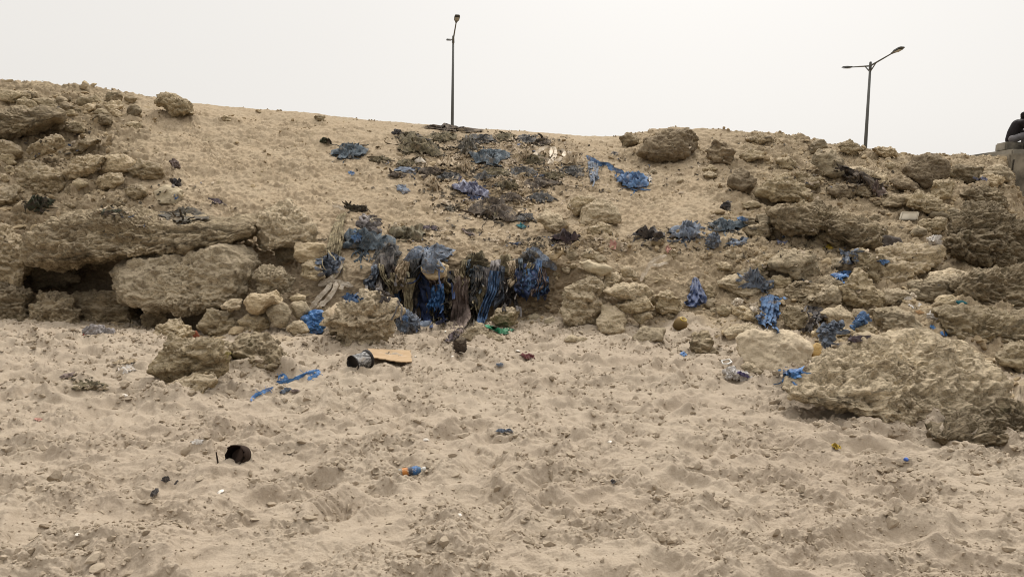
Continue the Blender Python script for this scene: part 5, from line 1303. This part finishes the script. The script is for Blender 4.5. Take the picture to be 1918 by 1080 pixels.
# ---- rusted can, half buried, open toward the viewer
def rusted():
    a = Vector(hit(438, 866)) - Vector((0, 0, .015)); r = .064
    t = empty('rusted_can', a, 'rusted broken metal can standing half buried with its mouth facing the sea', 'can')
    RU = mat_plain('rusted_metal', (.045, .028, .02), .85, .2, .5, 14, .6)
    rot = up_basis((-.18, -.93, .28)).to_euler()
    bm = bmesh.new()
    rows = lathe(bm, [(-.07, .001), (-.07, r * .92), (-.03, r), (.0, r * 1.02), (.03, r * 1.03)], 34)
    rs = random.Random(5)
    for row in (rows[-1],):
        for v in row: v.co.x += rs.uniform(-.014, .012); v.co.y *= 1 + rs.uniform(-.04, .06); v.co.z *= 1 + rs.uniform(-.04, .08)
    fs = bm.faces[:]; bm.normal_update(); bmesh.ops.solidify(bm, geom=fs, thickness=.004)
    bm_obj('can_shell', bm, RU, t, loc=(0, .05, .045), rot=rot)
    bm = bmesh.new(); capsule(bm, (-.088, -.02, .0), (-.100, -.02, .085), .006, .004, 8); capsule(bm, (-.088, -.02, .0), (-.14, -.05, -.02), .007, .005, 8); capsule(bm, (-.14, -.05, -.02), (-.2, -.1, .0), .005, .004, 8)
    bm_obj('torn_strip', bm, RU, t)
    bm = bmesh.new(); rr = lathe(bm, [(.0, .001), (.002, r * .55), (.0, r * .8)], 24)
    for v in bm.verts: v.co.x += .012 * math.sin(v.co.y * 60)
    bm_obj('bent_lid', bm, RU, t, loc=(.012, .03, .05), rot=up_basis((-.5, -.8, .5)).to_euler())
rusted()

# ---- plastic bottle with blue and orange label
def bottle():
    a, b = Vector(P(757, 898, float(Yz(757, 898, .02)))), Vector(P(795, 882, float(Yz(795, 882, .02)))); gz = Vector(hit(776, 890)); r = .027
    b.y = a.y + .55 * (b.y - a.y); d = Vector((1, .30, .10)); a.z = b.z = gz.z; L = .175; d.normalize()
    t = empty('plastic_bottle', (a + b) / 2, 'clear plastic drink bottle with a blue and orange label, lying on the sand', 'bottle')
    rot = up_basis(d).to_euler(); loc = Vector((0, 0, r * 1.9)) - d * .015
    h = L / 2
    m = NT('clear_plastic'); m.b.inputs['Transmission Weight'].default_value = .75; m.b.inputs['IOR'].default_value = 1.2
    CLR = m.done((.80, .80, .76), .12, None, .5)
    bm = bmesh.new(); lathe(bm, [(-h, .001), (-h + .004, r * .75), (-h + .012, r * .98), (-h + .05, r), (-h + .1, r), (h - .075, r), (h - .05, r * .9), (h - .026, r * .45), (h - .008, r * .4)], 28)
    bm_obj('bottle_body', bm, CLR, t, loc=loc, rot=rot)
    m = NT('bottle_label'); x = m.n('ShaderNodeSeparateXYZ'); m.l(m.coord(), x.inputs[0])
    k = m.mix(m.rng(x.outputs[0], -.032, -.014), (.42, .16, .03), (.03, .035, .05)); k = m.mix(m.rng(x.outputs[0], -.002, .016), k, (.03, .11, .27))
    k = m.mix(m.rng(m.noise(60, 3, vec=m.coord()), .55, .62, 0, .6), k, (.5, .42, .3))
    bm = bmesh.new(); lathe(bm, [(-.058, r * 1.015), (.0, r * 1.02), (.035, r * 1.015)], 28); bm_obj('bottle_label', bm, m.done(k, .45, None, .4), t, loc=loc, rot=rot)
    bm = bmesh.new(); lathe(bm, [(.036, r * 1.01), (h - .048, r * .92), (h - .03, r * .55)], 28); bm_obj('shoulder_wrap', bm, mat_plain('blue_wrap', (.07, .15, .28), .5, .3), t, loc=loc, rot=rot)
    bm = bmesh.new(); lathe(bm, [(h - .018, r * .46), (h - .002, r * .47), (h + .002, r * .40), (h + .002, .001)], 20); bm_obj('bottle_cap', bm, mat_plain('white_cap', (.62, .6, .56), .5), t, loc=loc, rot=rot)
bottle()

# ---- clear bag with a square white handle
def handle_bag():
    o = heap('crumpled clear plastic bag with a square white handle and purple print', '1356,697 1366,688 1380,693 1396,700 1412,712 1396,711 1378,707 1362,706', C('cloudy_plastic', (.58, .55, .52), (.42, .38, .34), .25, .3, .5), 'plastic_bag', 'bag', depth=.5, fold=1.0)
    oo = o.location
    pts = [hit(*k) for k in ((1354, 690), (1351, 684), (1366, 681), (1370, 687), (1362, 691))]
    bm = bmesh.new(); pp = [Vector(p) + Vector((0, 0, .05)) - oo for p in pts]
    for a, b in zip(pp, pp[1:] + pp[:1]): capsule(bm, a, b, .008, .008, 8)
    bm_obj('handle', bm, mat_plain('white_handle', (.68, .66, .62), .45), o)
    _n = len(bpy.data.objects)
    p2 = patch('x', '1378,700 1388,699 1400,706 1408,711 1396,710 1386,707', C('purple_print', (.07, .06, .17), (.2, .18, .25), .2), 'printed_panel', 'x', height=.03, off=.02)
    for k in ('label', 'category'): del p2[k]
    p2.parent = o; p2.location = p2.location - oo
handle_bag()

# ---- yellow-rimmed broken jug
def jug():
    a = Vector(hit(1275, 617)); t = empty('broken_jug', a, 'broken tan plastic jug with a yellow rim half buried in sand', 'jug')
    TNP = mat_plain('tan_plastic', (.36, .24, .10), .6, .3, .3, 14, .2)
    rot = up_basis((.35, -.45, .8)).to_euler()
    bm = bmesh.new(); rows = lathe(bm, [(-.09, .03), (-.06, .082), (.0, .095), (.06, .078), (.085, .045), (.09, .03), (.06, .001)], 26)
    for v in bm.verts: v.co *= 1 + .07 * math.sin(v.co.y * 34 + v.co.x * 22)
    bm_obj('jug_body', bm, TNP, t, loc=(0, .04, .07), rot=rot)
    bm = bmesh.new(); n = 22; ring = [Vector((.088, .04 * math.cos(k / n * 6.283) * 1.15, .04 * math.sin(k / n * 6.283) * .9)) for k in range(n)]
    for p, q in zip(ring, ring[1:] + ring[:1]): capsule(bm, p, q, .008, .008, 8)
    bm_obj('rim', bm, mat_plain('yellow_rim', (.58, .42, .06), .5, .3), t, loc=(0, .04, .07), rot=rot)
jug()

# ---- white square tray on the boulder pile
def tray():
    q = [Vector(hit(*k)) for k in ((1682, 410), (1700, 423), (1720, 415), (1701, 404))]
    c = sum(q, Vector()) / 4 + Vector((0, -.03, .08))
    x = (P(1719, 415, c.y) - P(1701, 424, c.y)); 
    bm = bmesh.new(); box(bm, (0, 0, 0), (.30, .24, .02), .02)
    m1 = Matrix.Rotation(math.radians(38), 4, 'X')
    WT = mat_plain('dirty_white_plastic', (.52, .45, .34), .6, .3, .25, 16, .2)
    o = bm_obj('square_tray', bm, WT, smooth=False, loc=c); o.rotation_euler = (math.radians(42), 0, math.radians(-38))
    tag(o, 'dirty white square plastic tray lying among the rocks of the pile', 'tray')
    bm = bmesh.new()
    for cx, cy, sx, sy in ((0, -.1, .27, .016), (0, .1, .27, .016), (-.128, 0, .016, .184), (.128, 0, .016, .184)): box(bm, (cx, cy, .015), (sx, sy, .012), .003)
    bm_obj('raised_border', bm, WT, o, smooth=False)
tray()

# ---- blue bottle cap and shells
def lid():
    a = Vector(hit(1697, 863)); bm = bmesh.new(); r = .014
    rows = lathe(bm, [(-.009, r), (.006, r), (.009, r * .85), (.009, .001)], 20)
    o = bm_obj('bottle_cap', bm, mat_plain('blue_cap', (.05, .12, .42), .4, .4), loc=a + Vector((0, 0, .012))); o.rotation_euler = up_basis((.2, -.6, .7)).to_euler()
    tag(o, 'small round blue bottle cap on the beach in front of the largest boulder', 'bottle cap')
lid()
SHELL = mat_plain('shell_white', (.66, .60, .52), .5, .3, .15)
for (u, v, s, lb) in ((1142, 828, .028, 'round white shell on the open beach below the navy scrap'), (413, 922, .036, 'broad pale shell on the sand below the rusted can'),
                      (798, 824, .03, 'broken white shell on the sand above the plastic bottle'), (847, 668, .03, 'white pebble-like shell beside the charred block'),
                      (778, 668, .022, 'tiny white shell at the end of the tan board'), (233, 741, .035, 'angular white shell chip near the seaweed smear'), (146, 1002, .022, 'small white shell alone in the lower west beach'),
                      (860, 965, .022, 'thin white shell chip on the beach below the plastic bottle'), (1232, 930, .022, 'small pale shell below the burnt-leaf scrap'), (834, 621, .03, 'pale shell at the foot of the long brown drape'),
                      (970, 658, .045, 'large pale scallop-like shell near the maroon net scrap')):
    a = Vector(hit(u, v)); bm = bmesh.new(); n = 14; rows = []; s *= .7
    for i in range(6):
        f = i / 5; rows.append([bm.verts.new((s * f * math.cos(t) * (1 + .15 * math.cos(5 * t + u)), s * f * math.sin(t) * .8, s * .45 * (1 - f * f) + .08 * s * math.cos(t * 7) * f)) for t in np.arange(n) / n * 6.283])
    for p, q in zip(rows, rows[1:]):
        for j in range(n): bm.faces.new((p[j], p[(j + 1) % n], q[(j + 1) % n], q[j]))
    bmesh.ops.remove_doubles(bm, verts=bm.verts[:], dist=1e-5)
    o = bm_obj('shell', bm, SHELL, loc=a + Vector((0, 0, .004))); o.rotation_euler = (.3, .1, u); tag(o, lb, 'shell', 'pale shells on the beach')
# ------------------------------------------------------------------ loose clods and rubble nobody could count
def scatter(name, n, weight, size, mat, seed, flat=.7, sub=2, facet=True, drop=.25):
    rs = np.random.RandomState(seed)
    V = GV.reshape(-1, 3); w = weight.reshape(-1).astype(float); w = w / w.sum()
    idx = rs.choice(len(V), n, p=w)
    D, Fc = ico(sub)
    vars_ = []
    for k in range(14):
        q = (D * 1.3 + k * 9).astype(F32)
        L = D * (1 + .55 * fbm(q, 2, seed + k))[:, None]
        for _ in range(6 if facet else 0):
            nn = rs.normal(size=3); nn /= np.linalg.norm(nn); dd = L @ nn; m = .35 + .35 * rs.rand(); L = L - np.maximum(dd - m, 0)[:, None] * nn
        vars_.append(L)
    VV = np.empty((n, len(D), 3), F32)
    for i, j in enumerate(idx):
        s = size(rs, V[j]); L = vars_[rs.randint(14)] * (s * np.array([1, .4 + .5 * rs.rand(), (.35 + .5 * rs.rand()) * flat / .7]))
        a = rs.rand() * 6.283; c, sn = math.cos(a), math.sin(a); b = rs.normal() * .35
        R_ = np.array([[c, -sn, 0], [sn, c, 0], [0, 0, 1]]) @ np.array([[math.cos(b), 0, math.sin(b)], [0, 1, 0], [-math.sin(b), 0, math.cos(b)]])
        VV[i] = L @ R_.T + V[j] + [0, 0, s * (flat * .4 - drop)] + np.array([rs.normal() * .01, rs.normal() * .01, 0])
    T = (Fc[None] + (np.arange(n) * len(D))[:, None, None]).reshape(-1, 3)
    me = mesh_np(name, VV.reshape(-1, 3), tris=T, smooth=False)
    o = link(name, me, mat); return tag(o, kind='stuff')

def area_weights():
    W = np.zeros(GV.shape[:2])
    a = np.linalg.norm(GV[1:, :-1] - GV[:-1, :-1], axis=-1); b = np.linalg.norm(GV[:-1, 1:] - GV[:-1, :-1], axis=-1)
    W[:-1, :-1] = a * b
    W[:GN0] = 0; W[-9:] = 0; W[:, :45] = 0; W[:, -45:] = 0
    return W
AW = area_weights()
# sand and rubble banked up against the rocks
def bank_up():
    global GV
    pr = np.zeros(GV.shape[:2], F32); st = 3
    sub = GV[GN0:-9:st, ::st]; uv = proj(sub.reshape(-1, 3)).reshape(*sub.shape[:2], 2)
    f = np.zeros(sub.shape[:2], F32)
    for o_, bb, t in ROCKS:
        m = (uv[..., 0] > bb[0] - 12) & (uv[..., 0] < bb[2] + 12) & (uv[..., 1] > bb[1] - 12) & (uv[..., 1] < bb[3] + 26)
        for i, j in zip(*np.where(m)):
            r = t.find_nearest(Vector(sub[i, j]), .30)
            if r[0] is not None: f[i, j] = max(f[i, j], 1 - r[3] / .30)
    ii = np.clip((np.arange(GV.shape[0]) - GN0) / st, 0, f.shape[0] - 1); jj = np.clip(np.arange(GV.shape[1]) / st, 0, f.shape[1] - 1)
    i0 = ii.astype(int); i1 = np.minimum(i0 + 1, f.shape[0] - 1); wi = (ii - i0)[:, None]
    j0 = jj.astype(int); j1 = np.minimum(j0 + 1, f.shape[1] - 1); wj = (jj - j0)[None]
    F = (f[i0][:, j0] * (1 - wj) + f[i0][:, j1] * wj) * (1 - wi) + (f[i1][:, j0] * (1 - wj) + f[i1][:, j1] * wj) * wi
    F[:GN0] = 0; F[-9:] = 0
    nz = fbm(GV.reshape(-1, 3).astype(F32) * 3.0, 3, 333).reshape(F.shape)
    GV = GV.copy(); GV[..., 2] += .05 * F ** 2 * np.clip(.7 + 2.2 * nz, 0, 1.6)
    me = bpy.data.meshes['ground']; me.vertices.foreach_set('co', GV.reshape(-1, 3).astype(F32).ravel()); me.update()
    return F
PROX = bank_up()
g3 = GV.reshape(-1, 3).astype(F32)
clus = np.clip(fbm(g3 * np.array([1.9, 2.6, 0], F32), 3, 41) * 3.4 + .5, 0.2, 1.3).reshape(GV.shape[:2])
bk = np.clip(GBANK, 0, 1)
mc = NT('sand_clod'); _c = mc.coord()
CL = mc.done(mc.mix(mc.rng(mc.noise(14, 5, .7, vec=_c), .35, .7), (.38, .312, .234), (.285, .23, .168)), .95, mc.bump(mc.noise(70, 4, .7, vec=_c), .6, .012), .08)
scatter('sand_clods', 15000, AW * (1 - bk) * (clus + .5 * PROX), lambda r, p: min(.055, .006 + .0085 * r.lognormal(.15, .68)), CL, 7, flat=.62)
mr = NT('slope_rubble'); _c = mr.coord()
RB = mr.done(mr.mix(mr.rng(mr.noise(2.5, 4, .7, vec=_c), .35, .65), (.42, .33, .21), (.26, .195, .12)), .95, mr.bump(mr.noise(60, 4, .7, vec=_c), .7, .015), .08)
cb = np.clip(fbm(g3 * .9, 3, 141) * 2.6 + .35, .04, 1.3).reshape(GV.shape[:2])
scatter('slope_rubble', 10500, AW * bk * (cb * (.35 + .9 * GRUG) + 1.6 * PROX ** 2 + .6 * GRUG + 1.1 * SPILL), lambda r, p: min(.13, .010 + .015 * r.lognormal(.1, .8)), RB, 8, flat=.6)
nearw = np.clip((6.2 - GV[..., 1]) / 3.0, 0, 1)
scatter('sand_crumbs', 12000, AW * (1 - bk) * (clus + .15) * nearw, lambda r, p: min(.016, .0035 + .0035 * r.lognormal(.1, .5)), CL, 17, flat=.7, sub=1)
# dark shreds and fibres strewn through the upper slope and the brow of the bank
def litter():
    rs = np.random.RandomState(99); Vs, Qs, o = [], [], 0
    spots = [(870, 300, 110, 45, 900), (1000, 330, 100, 50, 560), (900, 375, 100, 30, 420), (1090, 455, 150, 16, 200), (1360, 455, 150, 30, 150), (1560, 480, 160, 60, 150), (1520, 330, 120, 40, 110), (800, 440, 160, 18, 130), (1000, 465, 60, 14, 110), (250, 380, 140, 40, 90), (130, 260, 90, 60, 110), (1250, 330, 150, 40, 70), (1000, 270, 70, 16, 110), (1500, 270, 150, 14, 60)]
    for (cu, cv, su, sv, n) in spots:
        for _ in range(n):
            u, v = cu + rs.normal() * su * .6, cv + rs.normal() * sv * .6
            if not (4 < u < 1915) or v < 170: continue
            if v < hitv(u) + 4: continue
            L = rs.lognormal(2.1, .55); a = rs.normal() * .5; m = 5; line = []
            for j in range(m):
                h = hit(u, v); line.append(h + np.array([0, -.01, .012 + .02 * rs.rand()])); a += rs.normal() * .6
                u += math.cos(a) * L / m; v += math.sin(a) * L / m * .4
            line = np.array(line)
            if np.ptp(line[:, 1]) > 1.0: continue
            T = np.gradient(line, axis=0); T /= np.linalg.norm(T, axis=1, keepdims=True) + 1e-9
            sd = np.cross(T, [0, -.5, .8] + rs.normal(size=3) * .6); sd /= np.linalg.norm(sd, axis=1, keepdims=True) + 1e-9
            w = .008 + .022 * rs.rand() ** 2
            Vs.append(np.stack([line - sd * w, line + np.array([0, 0, w * .6]), line + sd * w], 1).reshape(-1, 3)); Qs.append(grid_quads(m, 3) + o); o += m * 3
    t = NT('mixed_shreds'); c = t.coord(); n1 = t.noise(1.7, 3, .7, vec=c); n2 = t.noise(2.3, 3, .7, vec=t.scaled(c, (1, 1, 1.3)))
    k = t.mix(t.rng(n1, .45, .55), (.075, .062, .046), (.22, .165, .10)); k = t.mix(t.rng(n2, .52, .56), k, (.42, .34, .25)); k = t.mix(t.rng(t.noise(2.9, 3, vec=c), .62, .66), k, (.05, .07, .12))
    ob = link('rag_litter', mesh_np('rag_litter', np.concatenate(Vs), np.concatenate(Qs)), t.done(k, .9, None, .1)); tag(ob, kind='stuff')
_cr = np.array([c[0] for c in COLS]), np.array([c[8][0] for c in COLS])
def hitv(u): return float(np.interp(u, *_cr))
litter()

# ------------------------------------------------------------------ light
SUN_EL, SUN_AZ = math.radians(50), math.radians(15)      # azimuth from +Y toward +X: sun beyond the crest
w = bpy.data.worlds.new('World'); S.world = w; w.use_nodes = True
nt = w.node_tree; bg = nt.nodes['Background']
sky = nt.nodes.new('ShaderNodeTexSky'); sky.sky_type = 'NISHITA'; sky.sun_disc = False
sky.sun_elevation = SUN_EL; sky.sun_rotation = SUN_AZ; sky.dust_density = 6; sky.air_density = 1.2
hs = nt.nodes.new('ShaderNodeHueSaturation'); hs.inputs['Saturation'].default_value = .12
nt.links.new(sky.outputs[0], hs.inputs['Color'])
sc = nt.nodes.new('ShaderNodeMix'); sc.data_type = 'RGBA'
tc = nt.nodes.new('ShaderNodeTexCoord'); sx = nt.nodes.new('ShaderNodeSeparateXYZ'); nt.links.new(tc.outputs['Generated'], sx.inputs[0])
mr_ = nt.nodes.new('ShaderNodeMapRange'); nt.links.new(sx.outputs[2], mr_.inputs[0]); mr_.inputs[1].default_value = .42; mr_.inputs[2].default_value = 1.0
ov = nt.nodes.new('ShaderNodeMix'); ov.data_type = 'RGBA'; nt.links.new(mr_.outputs[0], ov.inputs['Factor'])
ov.inputs[6].default_value = (8.05, 7.77, 7.38, 1); ov.inputs[7].default_value = (28, 27.3, 26.2, 1)     # even dusty overcast, brighter overhead
# the hazy sky is dimmer away from the sun, behind the viewer
my = nt.nodes.new('ShaderNodeMapRange'); nt.links.new(sx.outputs[1], my.inputs[0])
for i_, v_ in enumerate((-.75, .25, .6, 1.0)): my.inputs[i_ + 1].default_value = v_
dm = nt.nodes.new('ShaderNodeMix'); dm.data_type = 'RGBA'; dm.blend_type = 'MULTIPLY'; dm.inputs['Factor'].default_value = 1
nt.links.new(ov.outputs[2], dm.inputs[6]); nt.links.new(my.outputs[0], dm.inputs[7])
sc.inputs['Factor'].default_value = .80
nt.links.new(hs.outputs[0], sc.inputs[6]); nt.links.new(dm.outputs[2], sc.inputs[7])
nt.links.new(sc.outputs[2], bg.inputs['Color']); bg.inputs['Strength'].default_value = .10
sl = bpy.data.lights.new('sun', 'SUN'); sl.energy = 1.5; sl.angle = math.radians(10); sl.color = (1, .95, .87)
so = bpy.data.objects.new('sun', sl); COL.objects.link(so)
d = Vector((math.sin(SUN_AZ) * math.cos(SUN_EL), math.cos(SUN_AZ) * math.cos(SUN_EL), math.sin(SUN_EL)))
so.rotation_euler = d.to_track_quat('Z', 'Y').to_euler(); so.location = (0, 10, 30)
S.cycles.filter_width = 1.0 if hasattr(S, 'cycles') else 1.5
S.view_settings.view_transform = 'Standard'; S.view_settings.look = 'None'; S.view_settings.exposure = .2; S.view_settings.gamma = 1
